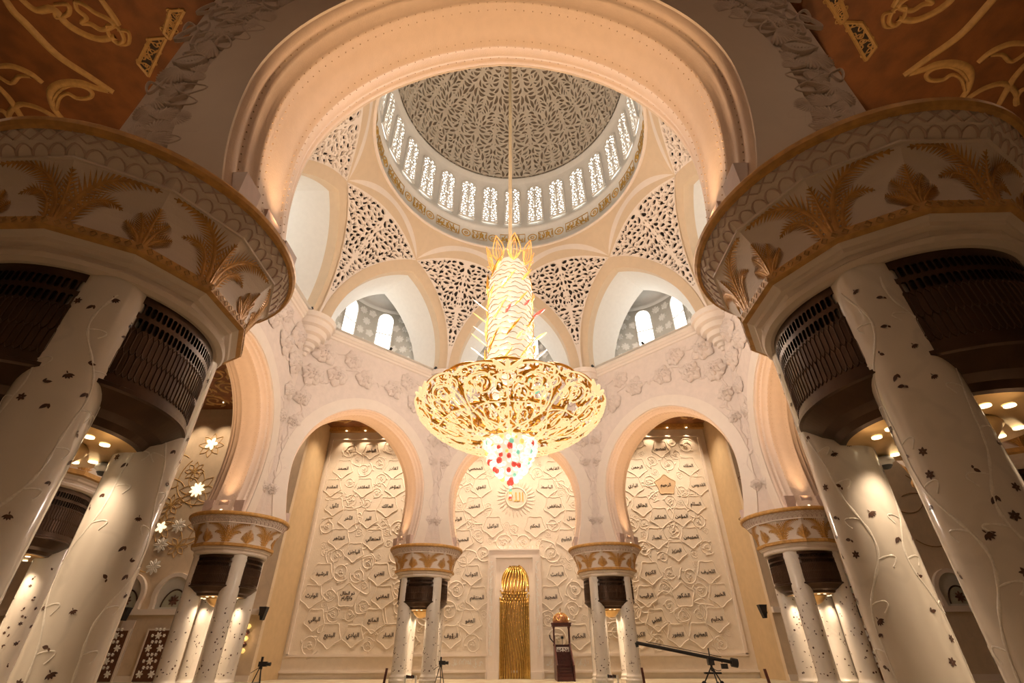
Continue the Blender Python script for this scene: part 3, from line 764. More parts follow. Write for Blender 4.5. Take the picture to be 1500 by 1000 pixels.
for k in range(8):
    lab = {0: 'bright window alcove behind the chandelier, above the arch facing the mihrab wall'}.get(k, 'bright window alcove with star ornaments beneath the dome')
    t = thing('window_alcove', lab, 'alcove', (0, YC, 0), k*PI/4, None if k == 0 else 'alcoves around the dome')
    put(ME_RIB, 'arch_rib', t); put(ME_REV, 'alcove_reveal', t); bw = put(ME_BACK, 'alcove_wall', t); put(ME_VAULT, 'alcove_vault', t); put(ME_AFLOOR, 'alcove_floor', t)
    for pane, fr, br in AW:
        o = put(fr, 'window_frame', t); put(pane, 'window_pane', o)
        for b in br: put(b, 'glazing_bar', o)
    if k in (0, 1, 7, 2, 6):
        rowi = 0
        for j, z in enumerate((24.3, 25.5, 26.7, 27.9, 29.1, 30.2)):
            for i in range(-5, 6):
                a = math.radians(i*11+(5.5 if j % 2 else 0))
                if abs(abs(a)-WA) < WH_+.035 and z > 24.6: continue
                if abs(a) > 1.0: continue
                p = back(a, z, .02); M = Matrix.Translation(p) @ Matrix.Rotation(-a, 4, 'Z') @ Matrix.Scale(.85, 4)
                put(STAR[(i+j) % 2], 'star_ornament', bw, M=M)
    for sx in (-1, 1): put(MB().lathe([(.12, 0), (.12, .04), (0, .04)], 12).mesh('spotlight', GLOWLAMP), 'spotlight', t, (sx*.5, CB+2.4, ZB+1.9))
# ---- pierced pendentives: sheet between two neighbouring rib curves
NP = 32
cl = rib_curve(RW, HH, NP, -1)       # left side of face frame -> towards vertex at smaller t... used through rotk
def pend_edges():
    E0 = [lean(s, h) for s, h in rib_curve(RW, HH, NP, 1)]      # right half of face 1 (towards face 0)
    E1 = [lean(s, h) for s, h in rib_curve(RW, HH, NP, -1)]     # left half of face 0 (towards face 1)
    return np.array([rotk(p, 1) for p in E0]), np.array([rotk(p, 0) for p in E1])
PL, PR = pend_edges()
def pend(u, v, h):
    u = np.asarray(u, float); v = np.asarray(v, float)
    x = np.clip(v, 0, 1)*NP; i = np.minimum(x.astype(int), NP-1); f = (x-i)[:, None]
    L = PL[i]*(1-f)+PL[i+1]*f; R = PR[i]*(1-f)+PR[i+1]*f
    P = L*(1-u[:, None])+R*u[:, None]
    hump = 4*u*(1-u)*v**5
    P[:, 2] += hump*1.25; d = np.hypot(P[:, 0], P[:, 1]); s = 1-(hump*.35+0)/d-(.14-h)*0/d
    P[:, 0] *= s*(1+(.16-h)/d); P[:, 1] *= s*(1+(.16-h)/d)
    return P[:, 0], P[:, 1], P[:, 2]
# metric layout of the sheet: width varies with v
def pend_field():
    nx, ny = 200, 260; W, H = 9.5, 10.0
    vv = np.linspace(0, 1, ny+1); wid = np.linalg.norm(PL[(vv*NP).astype(int).clip(0, NP)]-PR[(vv*NP).astype(int).clip(0, NP)], axis=1)
    # work in (x metres, y metres) inside a 9.5 x 10 box; then resample to (u,v)
    gx, gy = 420, 420
    wf = lambda y: np.interp(y/H, vv, wid)
    ins = lambda X, Y: np.minimum(wf(Y)/2-np.abs(X)-.02, np.minimum(Y-.02, H-.02-Y))
    Fm = leaf_field(W, H, gx, gy, ins, [.62, .5, .42, .34, .27, .20], .032, swirl(1.6, 1.3), 34000, 5, True, .48, 1.1)
    U, V = np.meshgrid(np.linspace(0, 1, nx+1), vv)
    X = (U-.5)*wf(V*H); ix = ((X+W/2)/W*gx).clip(0, gx-1e-3); iy = (V*H/H*gy).clip(0, gy-1e-3)
    i, j = ix.astype(int), iy.astype(int); a, b = ix-i, iy-j
    R = Fm[j, i]*(1-a)*(1-b)+Fm[j, i+1]*a*(1-b)+Fm[j+1, i]*(1-a)*b+Fm[j+1, i+1]*a*b
    e = np.minimum(np.minimum(U, 1-U)*wf(V*H), np.minimum(V, 1-V)*H)
    return np.where(e < .06, np.maximum(R, .05), R)
ME_PEND = lattice(pend_field(), pend, .16).mesh('pierced_screen', SMOOTH)
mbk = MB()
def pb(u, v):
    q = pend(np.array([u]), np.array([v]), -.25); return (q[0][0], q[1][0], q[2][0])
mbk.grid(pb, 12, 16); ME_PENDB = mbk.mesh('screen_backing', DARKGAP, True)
# upper band, cream gusset and funnel to the ring with its warm shading painted tan; frame of face 0/1 pair
RD, ZR = 10.5, 34.55
a0_, a1_ = math.atan2(PL[-1][1], PL[-1][0]), math.atan2(PR[-1][1], PR[-1][0])
def top_edge(u):
    q = pend(np.array([u]), np.array([1.0]), .16); return Vector((q[0][0], q[1][0], q[2][0]))
def ringp(u): a = a0_+(a1_-a0_)*u; return Vector((RD*math.cos(a), RD*math.sin(a), ZR))
def t2(u):
    p = top_edge(u); d = Vector((p.x, p.y, 0)).normalized(); return p+Vector((0, 0, .75))*(.25+.75*math.sin(PI*u))-d*.35*(.25+.75*math.sin(PI*u))
def midp(u): p = t2(u); q = ringp(u); return p+(q-p)*(.52*math.sin(PI*u)**.8 if 0 < u < 1 else 0)
NG = 24
ME_TB = MB().grid(lambda u, v: top_edge(u).lerp(t2(u), v), NG, 2).mesh('upper_rib', WARMSHADE, True)
ME_GUS = MB().grid(lambda u, v: t2(u).lerp(midp(u), v), NG, 4).mesh('cream_gusset', SMOOTH, True)
ME_FUN = MB().grid(lambda u, v: midp(u).lerp(ringp(u), v), NG, 4).mesh('ring_funnel', WARMSHADE, True)
for j in range(8):
    t = thing('pendentive_screen', 'pierced cream stone pendentive with leaf shaped openings between two alcoves', 'stone screen', (0, YC, 0), j*PI/4, 'pierced pendentives')
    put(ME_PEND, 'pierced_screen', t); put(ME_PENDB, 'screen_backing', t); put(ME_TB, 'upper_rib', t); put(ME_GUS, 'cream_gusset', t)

# ================================================================== dome
ZW0, ZW1, ZS = 38.0, 43.3, 44.5
dome = thing('dome', 'great dome of cream carved plaster with a ring of pierced windows', 'dome', (0, YC, ZR))
DM = -ZR
def D(me, name, parent=dome, rz=0): return put(me, name, parent, (0, 0, DM) if parent is dome else None, rz)
D(MB().lathe([(RD+.05, ZR-.05), (RD-.12, ZR-.02), (RD-.14, ZR+.25), (RD, ZR+.3), (RD, 37.0), (RD-.12, 37.1), (RD-.12, 37.5), (RD, 37.6), (RD, ZS-.5), (RD-.1, ZS-.45), (RD-.2, ZS-.1), (RD-.34, ZS), (RD-.34, ZS+.2), (RD-.2, ZS+.25)], 112).mesh('dome_drum', WHITE, True), 'dome_drum')
D(MB().lathe([(RD+.0, ZR-.06), (RD-.2, ZR-.10), (RD-.24, ZR), (RD-.14, ZR+.1)], 112).mesh('ring_lip', SMOOTH, True), 'ring_lip')
for j in range(8): D(ME_FUN, 'ring_funnel', dome, j*PI/4)
RS = 10.25
def shell(e, r): return (r*math.cos(e), ZS+.2+r*1.08*math.sin(e))
D(MB().lathe([shell(PI/2*i/30, RS) for i in range(31)], 112).mesh('dome_shell', DOMEBASE, True), 'dome_shell')
NW = 28; wa = 2*PI/NW
def relief():
    H = 15.0; half = wa; W = 2*half*RS*1.0; gx, gy = 150, 420
    wid = lambda y: 2*half*RS*np.cos(np.clip(y/H, 0, .999)*PI/2)
    ins = lambda X, Y: np.minimum(wid(Y)/2-np.abs(X), np.minimum(Y+.2, H*.96-Y))
    Fm = leaf_field(W, H, gx, gy, ins, [.95, .8, .62, .5, .4, .3], .07, swirl(1.9, 1.1), 16000, 11, True, .30, 1.0)
    U, V = np.meshgrid(np.linspace(0, 1, gx+1), np.linspace(0, .96, gy+1)); X = (U-.5)*wid(V*H)
    ix = ((X+W/2)/W*gx).clip(0, gx-1e-3); iy = (V*gy).clip(0, gy-1e-3); i, j = ix.astype(int), iy.astype(int); a, b = ix-i, iy-j
    R = Fm[j, i]*(1-a)*(1-b)+Fm[j, i+1]*a*(1-b)+Fm[j+1, i]*(1-a)*b+Fm[j+1, i+1]*a*b
    def tf(u, v, h):
        e = v*.96*PI/2; a = (u-.5)*2*half; r = (RS-.06-h)
        return (r*np.cos(e)*np.cos(a), r*np.cos(e)*np.sin(a), ZS+.2+r*1.08*np.sin(e))
    return lattice(np.where((U < .02) | (U > .98), np.maximum(R, .02), R), tf, .14).mesh('carved_relief', DOMECREAM)
ME_RELIEF = relief()
for i in range(NW//2): D(ME_RELIEF, 'carved_relief', dome, i*2*wa)
# windows
def win_outline(n=14, hw=.80, z0=ZW0, z1=ZW1, sq=.8):
    zt = z1-sq; return [(-hw, z0)]+[(-hw*math.cos(PI*i/n), zt+sq*math.sin(PI*i/n)) for i in range(n+1)]+[(hw, z0)]
def cylp(x, z, r): a = x/RD; return (r*math.cos(a), r*math.sin(a), z)
pts = win_outline(); v = [cylp(x, z, RD-.04) for x, z in pts]
ME_PANE = MB().add(v, [tuple(range(len(v)))]).mesh('window_pane', WINGLOW)
ME_WF = MB().tube([cylp(x, z, RD-.10) for x, z in pts+[pts[0]]], .09, 6).mesh('window_frame', WHITE)
def wscreen():
    W, H = 1.6, ZW1-ZW0; nx, ny = 80, 240
    ins = lambda X, Y: np.minimum(np.minimum(.80-np.abs(X), Y), np.where(Y > H-.8, .8-np.hypot(X, Y-(H-.8)), 9))
    Fm = leaf_field(W, H, nx, ny, ins, [.42, .34, .28, .22, .17], .075, swirl(3.2, 2.0), 9000, 21, True, .48, .8)
    tf = lambda u, v, h: ((RD-.1-h)*np.cos((u-.5)*W/RD), (RD-.1-h)*np.sin((u-.5)*W/RD), ZW0+v*H)
    return lattice(Fm, tf, .06).mesh('window_screen', WHITE)
ME_WS = wscreen()
for i in range(NW):
    a = PI/2+i*wa; o = D(ME_WF, 'dome_window', dome, a); put(ME_PANE, 'window_pane', o); put(ME_WS, 'window_screen', o)
# inscription band
def inscr(hw, seed):
    W, H = 2*hw, 1.15; nx, ny = 150, 46; r = np.random.default_rng(seed)
    X, Y = np.meshgrid(np.linspace(-hw, hw, nx+1), np.linspace(0, H, ny+1)); Dd = np.full(X.shape, 9.0)
    n = int(W/.16)
    for i in range(n):
        x0 = -hw+.12+i*(W-.24)/max(1, n-1); P = [(x0, r.uniform(.15, .4))]
        for q in range(3): P.append((P[-1][0]+r.uniform(-.16, .16), min(1.0, max(.1, P[-1][1]+r.uniform(-.1, .42)))))
        for q in range(3):
            ax, ay = P[q]; ux, uy = P[q+1][0]-ax, P[q+1][1]-ay
            tt = np.clip(((X-ax)*ux+(Y-ay)*uy)/(ux*ux+uy*uy+1e-9), 0, 1); Dd = np.minimum(Dd, np.hypot(X-ax-tt*ux, Y-ay-tt*uy))
    Fd = .05-Dd; bord = np.minimum(np.minimum(hw-np.abs(X), Y), H-Y); Fd = np.maximum(Fd, .045-bord)
    tf = lambda u, v, h: ((RD-.02-h)*np.cos((u-.5)*W/RD), (RD-.02-h)*np.sin((u-.5)*W/RD), 35.35+v*H)
    return lattice(Fd, tf, .05).mesh('gold_inscription', LETTERG)
IN = [inscr(1.25, 3), inscr(.75, 4)]
ME_MED = MB().tube([((RD-.03)*math.cos(.42*math.cos(t)/RD), (RD-.03)*math.sin(.42*math.cos(t)/RD), 35.92+.42*math.sin(t)) for t in np.linspace(0, 2*PI, 25)], .05, 5).tube([((RD-.03)*math.cos(.15*math.cos(t)/RD), (RD-.03)*math.sin(.15*math.cos(t)/RD), 35.92+.15*math.sin(t)) for t in np.linspace(0, 2*PI, 13)], .05, 5).mesh('gold_medallion', LETTERG)
a = PI/2; seq = [(0, 0), (.235, 'm'), (.375, 1), (.515, 'm')]
for i in range(10):
    b = PI/2+i*2*PI/10
    D(IN[0], 'gold_inscription', dome, b); D(ME_MED, 'gold_medallion', dome, b+.185); D(IN[1], 'gold_inscription', dome, b+.314); D(ME_MED, 'gold_medallion', dome, b+.443)
# small black spotlights standing on the cornice ledge
ME_LS = MB().box(-.05, .05, -.05, .05, 0, .12).tube([(0, .02, .2), (0, -.26, .28)], .11, 10).mesh('ledge_spotlight', BLACK)
for k in (0, 1, 2, 6, 7):
    for s_ in (-5.0, .3, 5.0):
        th = k*PI/4; y_ = AIN-.25; o = put(ME_LS, 'ledge_spotlight', None, (s_*math.cos(th)-y_*math.sin(th), YC+s_*math.sin(th)+y_*math.cos(th), Z_TOP+.26), th)
        tag(o, 'tiny black spotlight standing on the cornice ledge below an alcove', 'spotlight', 'spotlights on the cornice ledge')
# ================================================================== chandelier
ch = thing('chandelier', 'huge glowing crystal chandelier hanging on a rod from the dome', 'chandelier', (0, YC, 8.0))
CZ = -8.0
def C(mb, name, mt, smooth=False, parent=ch): return mb.build(name, mt, parent, smooth, (0, 0, CZ) if parent is ch else None)
def Cp(me, name, rz=0, parent=ch): return put(me, name, parent, (0, 0, CZ) if parent is ch else None, rz)
C(MB().tube([(0, 0, 22.5), (0, 0, 55.0)], .13, 10), 'suspension_rod', mat('rod_cream_gold', (.80, .62, .38), .4, noise=.05), True)
# bowl profile
BP = [(1.25, 10.72), (2.0, 10.76), (2.8, 10.92), (3.5, 11.2), (4.1, 11.55), (4.6, 11.95), (4.9, 12.3), (5.02, 12.62)]
def bowl(q, off=0.0):
    x = min(max(q, 0), 1.10)*(len(BP)-1); i = min(int(x), len(BP)-2); f = x-i
    return BP[i][0]*(1-f)+BP[i+1][0]*f-off*.6, BP[i][1]*(1-f)+BP[i+1][1]*f+off
def bmap(x, q, off=0.0, hw=PI/6):
    r, z = bowl(q, off); a = PI/2+x*hw; return (r*math.cos(a), r*math.sin(a), z)
def spiral(cx, cy, r0, r1, a0, turns, n=26, sx=1.0):
    return [(cx+sx*(r0+(r1-r0)*t)*math.cos(a0+turns*2*PI*t), cy+(r0+(r1-r0)*t)*.62*math.sin(a0+turns*2*PI*t)) for t in [i/(n-1) for i in range(n)]]
def bez(p0, p1, p2, p3, n=18):
    return [tuple((1-t)**3*p0[k]+3*t*(1-t)**2*p1[k]+3*t*t*(1-t)*p2[k]+t**3*p3[k] for k in (0, 1)) for t in [i/(n-1) for i in range(n)]]
def scroll_set():
    S = []
    for sg in (-1, 1):
        S += [(bez((0, .02), (.2*sg, .25), (1.05*sg, .25), (.95*sg, .55)), .055), (bez((.95*sg, .55), (.9*sg, .85), (.35*sg, .95), (.28*sg, .72)), .055),
              (spiral(sg*.52, .72, .30, .05, 0 if sg > 0 else PI, sg*1.6), .045), (spiral(sg*.45, .32, .30, .06, PI/2, -sg*1.4), .045),
              (bez((0, .5), (.3*sg, .45), (.5*sg, .55), (.98*sg, .42)), .045), (bez((0, .86), (.25*sg, 1.1), (.8*sg, 1.12), (1.0*sg, .92)), .06),
              (spiral(sg*.82, .95, .16, .04, PI, sg*1.2), .04), (bez((0, .3), (.3*sg, .18), (.6*sg, .1), (1.0*sg, .2)), .045), (bez((0, .1), (.4*sg, .02), (.7*sg, .02), (1.0*sg, .05)), .045)]
    S.append(([(0, q*.08) for q in range(14)], .05))
    return S
SS = scroll_set()
mb = MB(); mg = MB()
for P, r in SS:
    mb.tube([bmap(x, q, 0) for x, q in P], r*.72, 6)
    mg.tube([bmap(x*.97, q*.97+.02, .10) for x, q in P], r*1.35, 6)
rs = random.Random(2)
for i in range(58):
    x, q = rs.uniform(-.95, .95), rs.uniform(.08, .98); rr = rs.uniform(.08, .17); P = spiral(x, q, rr, .03, rs.uniform(0, 6.28), rs.choice((-1, 1))*rs.uniform(.8, 1.5), 18)
    (mb if i % 2 else mg).tube([bmap(a, min(b, 1.04), .02 if i % 2 else .14) for a, b in P], .032 if i % 2 else .05, 5)
    for j in range(2):
        a = rs.uniform(0, 6.28); mb.tube([bmap(x+.10*t*math.cos(a), min(q+.11*t*math.sin(a), 1.05), .0) for t in (0, .25, .5, .75, 1)], lambda t: .055*math.sin(PI*(t*.85+.1)), 5)
ME_SC = mb.mesh('crystal_scroll', SCRG, True); ME_SG = mg.mesh('gold_scroll', CHGOLD, True)
# inner second bowl of gold scrolls and crystal drops
mi = MB()
for P, r in SS: mi.tube([bmap(x, q*.96, .42) for x, q in P], r*1.3, 5)
ME_SI = mi.mesh('inner_gold_scroll', CHGOLD, True)
def octa(mb, c, s, sz=1.5):
    x, y, z = c; mb.add([(x+s, y, z), (x, y+s, z), (x-s, y, z), (x, y-s, z), (x, y, z+s*sz), (x, y, z-s*sz)], [(0,1,4),(1,2,4),(2,3,4),(3,0,4),(1,0,5),(2,1,5),(3,2,5),(0,3,5)])
md = MB(); r_ = random.Random(4)
for i in range(150):
    x, q = r_.uniform(-1, 1), r_.uniform(.05, 1.0); octa(md, bmap(x, q, r_.uniform(.12, .5)), r_.uniform(.05, .10), r_.uniform(1, 2))
ME_DROP = md.mesh('crystal_drops', CORE)
def lily(mb):
    for a in (-.55, 0, .55):
        P = bez((0, .88), (a*.3, 1.0), (a*.5, 1.05), (a*.42, 1.16)); mb.tube([bmap(x, q, -.05) for x, q in P], lambda t: .10*math.sin(PI*min(t+.1, 1))+.02, 6)
ml = MB(); lily(ml); ME_LILY = ml.mesh('rim_lily', SCRG, True)
for i in range(6):
    a = i*PI/3
    s = Cp(ME_SC, 'crystal_scroll', a); Cp(ME_SG, 'gold_scroll', a+PI/6); Cp(ME_SI, 'inner_gold_scroll', a+PI/12)
    d = Cp(ME_DROP, 'crystal_drops', a); d['kind'] = 'stuff'
    Cp(ME_LILY, 'rim_lily', a)
# core of wavy glass tiers
NTI = 30; zb, zt = 11.6, 22.7
for i in range(NTI):
    z0 = zb+(zt-zb)*i/NTI; z1 = zb+(zt-zb)*(i+1)/NTI; ph = i*1.7; n_ = 9 if i % 2 else 11
    R0 = 1.24*(1.0 if i < NTI-3 else 1-.06*(i-NTI+4))
    def tier(u, v, z0=z0, z1=z1, ph=ph, n_=n_, R0=R0):
        a = 2*PI*u; w_ = .07*math.sin(n_*a+ph)+.03*math.sin(2*n_*a); r = R0*(1.0+.10*(1-v)); return (r*math.cos(a), r*math.sin(a), z0+(z1-z0)*1.25*v+w_)
    t = C(MB().grid(tier, 66, 2, True), 'glass_tier', CORE, True)
    P = [tier(u/66, 0) for u in range(67)]
    put(MB().tube([(x*1.012, y*1.012, z) for x, y, z in P], .022, 4, False).mesh('gold_edge', CHGOLD), 'gold_edge', t)
# spiralling feather spears and coloured glass leaves
COLG = {n: mat('glass_'+n, c, .15, emit=e, ecol=c, spec=.8, noise=.1) for n, c, e in (('orange', (.90, .36, .08), .7), ('red', (.85, .10, .07), .55), ('green', (.30, .75, .52), .6), ('amber', (.95, .62, .18), .9), ('white', (1, .93, .82), .8), ('smoke', (.55, .55, .50), .3))}
def spear(a, z, L, up, out, mt, name, w_=.07, r0=1.42):
    P = []
    for i in range(9):
        t = i/8; aa = a+up[0]*t; r = r0+out*t; P.append((r*math.cos(aa), r*math.sin(aa), z+up[1]*t))
    C(MB().tube(P, lambda t: w_*math.sin(PI*min(.96, t*.9+.08))+.008, 5), name, mt, True)
for i in range(34):
    a = i*2.399; z = 12.6+(i/34)*9.0
    spear(a, z, 0, (.62, 1.35), .06, COLG['orange'] if i % 3 else CHGOLD, 'glass_feather', .075)
for i, (a, z, cn) in enumerate(((-.2, 18.6, 'red'), (-.1, 17.0, 'amber'), (-.25, 15.6, 'smoke'), (-.15, 14.5, 'red'), (-.3, 13.4, 'green'), (.1, 13.2, 'amber'), (-.9, 18.9, 'red'), (-1.3, 16.4, 'amber'), (-.6, 14.6, 'orange'), (-1.9, 20.2, 'green'), (-1.75, 18.2, 'red'), (-1.0, 20.8, 'orange'), (-2.2, 21.6, 'amber'), (-.5, 16.3, 'smoke'), (-.8, 13.8, 'green'))):
    spear(a, z, 0, (.25 if abs(a) > .4 else .02, .55), .75 if abs(a) <= .4 else .12, COLG[cn], 'coloured_leaf', .10, 1.40)
for i in range(6):
    a = PI-.15+.1*(i % 3); spear(a, 15.0+i*.85, 0, (0, .9), .95, COLG['white'] if i % 2 else COLG['amber'], 'crystal_rod', .035, 1.36)
# crown of wire leaves
def crown_leaf():
    mb = MB()
    for sg in (-1, 1):
        mb.tube([(1.12+.5*t, sg*.42*math.sin(PI*t**.8), 22.5+1.9*t) for t in [i/14 for i in range(15)]], .035, 5)
        mb.tube([(1.12+.4*t, sg*.20*math.sin(PI*t**.8), 22.6+1.5*t) for t in [i/12 for i in range(13)]], .028, 5)
        mb.tube([(1.15+.3*t, sg*(.1+.42*t), 22.6+1.0*t-.5*t*t) for t in [i/10 for i in range(11)]], .028, 5)
    mb.tube([(1.12, 0, 22.6), (1.5, 0, 24.2)], .02, 4); return mb.mesh('crown_leaf', COLG['orange'], True)
ME_CRN = crown_leaf()
for i in range(8): Cp(ME_CRN, 'crown_leaf', i*PI/4+.2)
# cluster of glass balls below the bowl
def ico(sub=2):
    import bmesh
    bm = bmesh.new(); bmesh.ops.create_icosphere(bm, subdivisions=sub, radius=1); me = bpy.data.meshes.new('glass_ball'); bm.to_mesh(me); bm.free()
    me.polygons.foreach_set('use_smooth', [True]*len(me.polygons)); return me
BALL = {}
for n in COLG: b = ico(); b.materials.append(COLG[n]); BALL[n] = b
def env(z):
    if z > 10.4: return 1.30
    if z > 8.9: return .35+.95*((z-8.9)/1.5)**.7
    return .06
r_ = random.Random(9)
C(MB().lathe([(1.0, 11.4), (1.12, 10.9), (1.1, 10.4), (.8, 9.7), (.3, 9.1), (0, 9.0)], 28), 'glowing_core_bulb', CORE, True)
C(MB().lathe([(1.28, 11.05), (1.40, 11.0), (1.40, 10.9), (1.26, 10.88)], 40), 'gold_collar', CHGOLD, True)
nb = 0
for lay in range(11):
    z = 10.75-lay*.19; R = env(z); n = max(4, int(2*PI*R/.34))
    for i in range(n):
        a = 2*PI*i/n+lay*.5+r_.uniform(-.12, .12); kind = r_.choices(['white', 'red', 'green', 'amber'], [.64, .11, .15, .10])[0]
        s = r_.uniform(.09, .15)*(1.15 if kind in ('red', 'white') else .9)
        o = put(BALL[kind], 'glass_ball', ch, (R*math.cos(a), R*math.sin(a), z+r_.uniform(-.08, .08)+CZ)); o.scale = (s, s, s*(1.2 if kind != 'white' else 1)); nb += 1
for i, kind in enumerate(('red', 'white', 'green', 'amber', 'white', 'red')):
    s = (.18, .08, .09, .08, .07, .08)[i]; o = put(BALL[kind], 'glass_ball', ch, (0, 0, (8.75, 8.52, 8.36, 8.22, 8.1, 7.99)[i]+CZ)); o.scale = (s, s, s)
# its lamps
for z, pw in ((14.4, 1.6), (16.6, 1.5), (19.0, 1.2), (21.6, 1.0)):
    for i in range(3):
        a = i*2*PI/3+z; lamp('chandelier_lamp', 'POINT', (3.1*math.cos(a), 3.1*math.sin(a), z+CZ), L_CHAND*pw*.62, SOFT, ch, None, .4)
lamp('chandelier_lamp', 'POINT', (0, 0, 6.4+CZ), L_CHAND*.7, SOFT, ch, None, .4)
# ================================================================== qibla wall: frame, scrolls, cartouches, lettering
FORMS = {'ا': 'ﺍﺎ', 'آ': 'ﺁﺂ', 'أ': 'ﺃﺄ', 'إ': 'ﺇﺈ', 'ب': 'ﺏﺐﺑﺒ', 'ت': 'ﺕﺖﺗﺘ', 'ث': 'ﺙﺚﺛﺜ', 'ج': 'ﺝﺞﺟﺠ', 'ح': 'ﺡﺢﺣﺤ', 'خ': 'ﺥﺦﺧﺨ', 'د': 'ﺩﺪ', 'ذ': 'ﺫﺬ', 'ر': 'ﺭﺮ', 'ز': 'ﺯﺰ', 'س': 'ﺱﺲﺳﺴ', 'ش': 'ﺵﺶﺷﺸ', 'ص': 'ﺹﺺﺻﺼ', 'ض': 'ﺽﺾﺿﻀ', 'ط': 'ﻁﻂﻃﻄ', 'ظ': 'ﻅﻆﻇﻈ', 'ع': 'ﻉﻊﻋﻌ', 'غ': 'ﻍﻎﻏﻐ', 'ف': 'ﻑﻒﻓﻔ', 'ق': 'ﻕﻖﻗﻘ', 'ك': 'ﻙﻚﻛﻜ', 'ل': 'ﻝﻞﻟﻠ', 'م': 'ﻡﻢﻣﻤ', 'ن': 'ﻥﻦﻧﻨ', 'ه': 'ﻩﻪﻫﻬ', 'و': 'ﻭﻮ', 'ي': 'ﻱﻲﻳﻴ', 'ؤ': 'ﺅﺆ'}
def shape_ar(s):
    out = []
    for i, c in enumerate(s):
        if c not in FORMS: out.append(c); continue
        f = FORMS[c]; pj = i > 0 and len(FORMS.get(s[i-1], '')) == 4; nj = len(f) == 4 and i+1 < len(s) and s[i+1] in FORMS
        out.append(f[3] if pj and nj else f[1] if pj else f[2] if nj else f[0])
    return ''.join(reversed(out))
def text_mesh(lines, size, mt, name):
    cu = bpy.data.curves.new(name, 'FONT'); cu.body = '\n'.join(shape_ar(l) for l in lines); cu.size = size; cu.align_x = 'CENTER'; cu.align_y = 'CENTER'; cu.extrude = .012; cu.offset = .008; cu.resolution_u = 3
    o = bpy.data.objects.new(name, cu); COL.objects.link(o); dg = bpy.context.evaluated_depsgraph_get(); dg.update()
    me = bpy.data.meshes.new_from_object(o.evaluated_get(dg)); bpy.data.objects.remove(o); bpy.data.curves.remove(cu)
    me.materials.clear(); me.materials.append(mt); me.name = name; return me
NAMES = [(544, 660, 'الواحد'), (503, 686, 'الصمد'), (577, 686, 'القادر'), (487, 713, 'المقدم'), (533, 713, 'المقتدر'), (579, 713, 'المؤخر'), (490, 741, 'الأول'), (568, 741, 'المالك'), (511, 759, 'الآخر'), (540, 759, 'البر'), (497, 788, 'الظاهر'), (547, 789, 'المتعالي'), (519, 808, 'الباطن'), (472, 840, 'الرشيد'), (556, 840, 'الغني'), (509, 872, 'ذو الجلال|والإكرام'), (457, 872, 'الوارث'), (561, 873, 'المغني'), (461, 907, 'الباقي'), (547, 908, 'المانع'), (483, 930, 'البديع'), (517, 930, 'الهادي'), (569, 930, 'الضار'),
    (697, 686, 'المحصي'), (810, 686, 'القابض'), (705, 713, 'القوي'), (695, 741, 'المتين'), (670, 760, 'الولي'), (722, 770, 'الوكيل'), (678, 790, 'الحميد'), (691, 841, 'التواب'), (699, 875, 'المنتقم'), (689, 909, 'العفو'), (661, 931, 'الرؤوف'), (801, 713, 'الباسط'), (812, 741, 'الخافض'), (838, 759, 'المذل'), (784, 770, 'الحكم'), (830, 789, 'العليم'), (816, 841, 'الباعث'), (807, 874, 'المجيد'), (848, 931, 'الحكيم'),
    (967, 657, 'المصور'), (933, 684, 'الرحمن'), (1008, 682, 'الملك'), (975, 710, 'الرحيم'), (927, 711, 'الباري'), (1023, 710, 'القدوس'), (1019, 738, 'السلام'), (940, 740, 'الخالق'), (967, 757, 'المتكبر'), (998, 756, 'المؤمن'), (962, 787, 'الجبار'), (1012, 786, 'المهيمن'), (991, 806, 'العزيز'), (953, 838, 'الكريم'), (1037, 837, 'اللطيف'), (947, 872, 'الرقيب'), (1001, 872, 'الشكور'), (1054, 870, 'الخبير'), (962, 907, 'العلي'), (1050, 906, 'الحليم'), (937, 929, 'الكبير'), (993, 929, 'الغفور'), (1026, 929, 'العظيم')]
def cart_mesh(flip, s):
    n = 60; P = []
    for i in range(n):
        a = 2*PI*i/n; q = (a*5/(2*PI)+.0) % 1
        r = .92+.10*math.cos(5*a)-.05*abs(math.sin(5*a)); ang = a+(-PI/2 if not flip else PI/2); P.append((r*s*math.cos(ang)*1.02, r*s*math.sin(ang)))
    mb = MB(); b = 0
    ring = lambda k, h: [(x*k, -h, z*k) for x, z in P]
    v = ring(1.08, 0)+ring(1.05, .07)+ring(.98, .07)+ring(.95, .035); f = []
    for r in range(3):
        for i in range(n): j = (i+1) % n; f.append((r*n+i, r*n+j, (r+1)*n+j, (r+1)*n+i))
    f.append(tuple(3*n+i for i in range(n))); return mb.add(v, f).mesh('cartouche', WALLSTONE)
CART = [cart_mesh(0, 1.0), cart_mesh(1, 1.0), cart_mesh(0, .9)]
CARTD = cart_mesh(1, 1.0); CARTD.materials[0] = mat('darker_tan_stone', (0.62, 0.44, 0.27), 0.5, noise=.06)
centres = []
for i, (px, py, s) in enumerate(NAMES):
    p = onY(px, py, Y_Q); centres.append((p.x, p.z)); special = s in ('الرحيم', 'ذو الجلال|والإكرام', 'الشكور')
    me = CARTD if s == 'الرحيم' else (CART[1] if special else CART[0] if i % 3 else CART[2])
    o = put(me, 'cartouche', wq, (p.x, Y_Q, p.z))
    tm = text_mesh(s.split('|'), .44 if '|' not in s else .36, LETTER, 'name_lettering')
    q = put(tm, 'name_lettering', o, M=Matrix.Translation((0, -.05, 0)) @ Matrix.Rotation(PI/2, 4, 'X'))
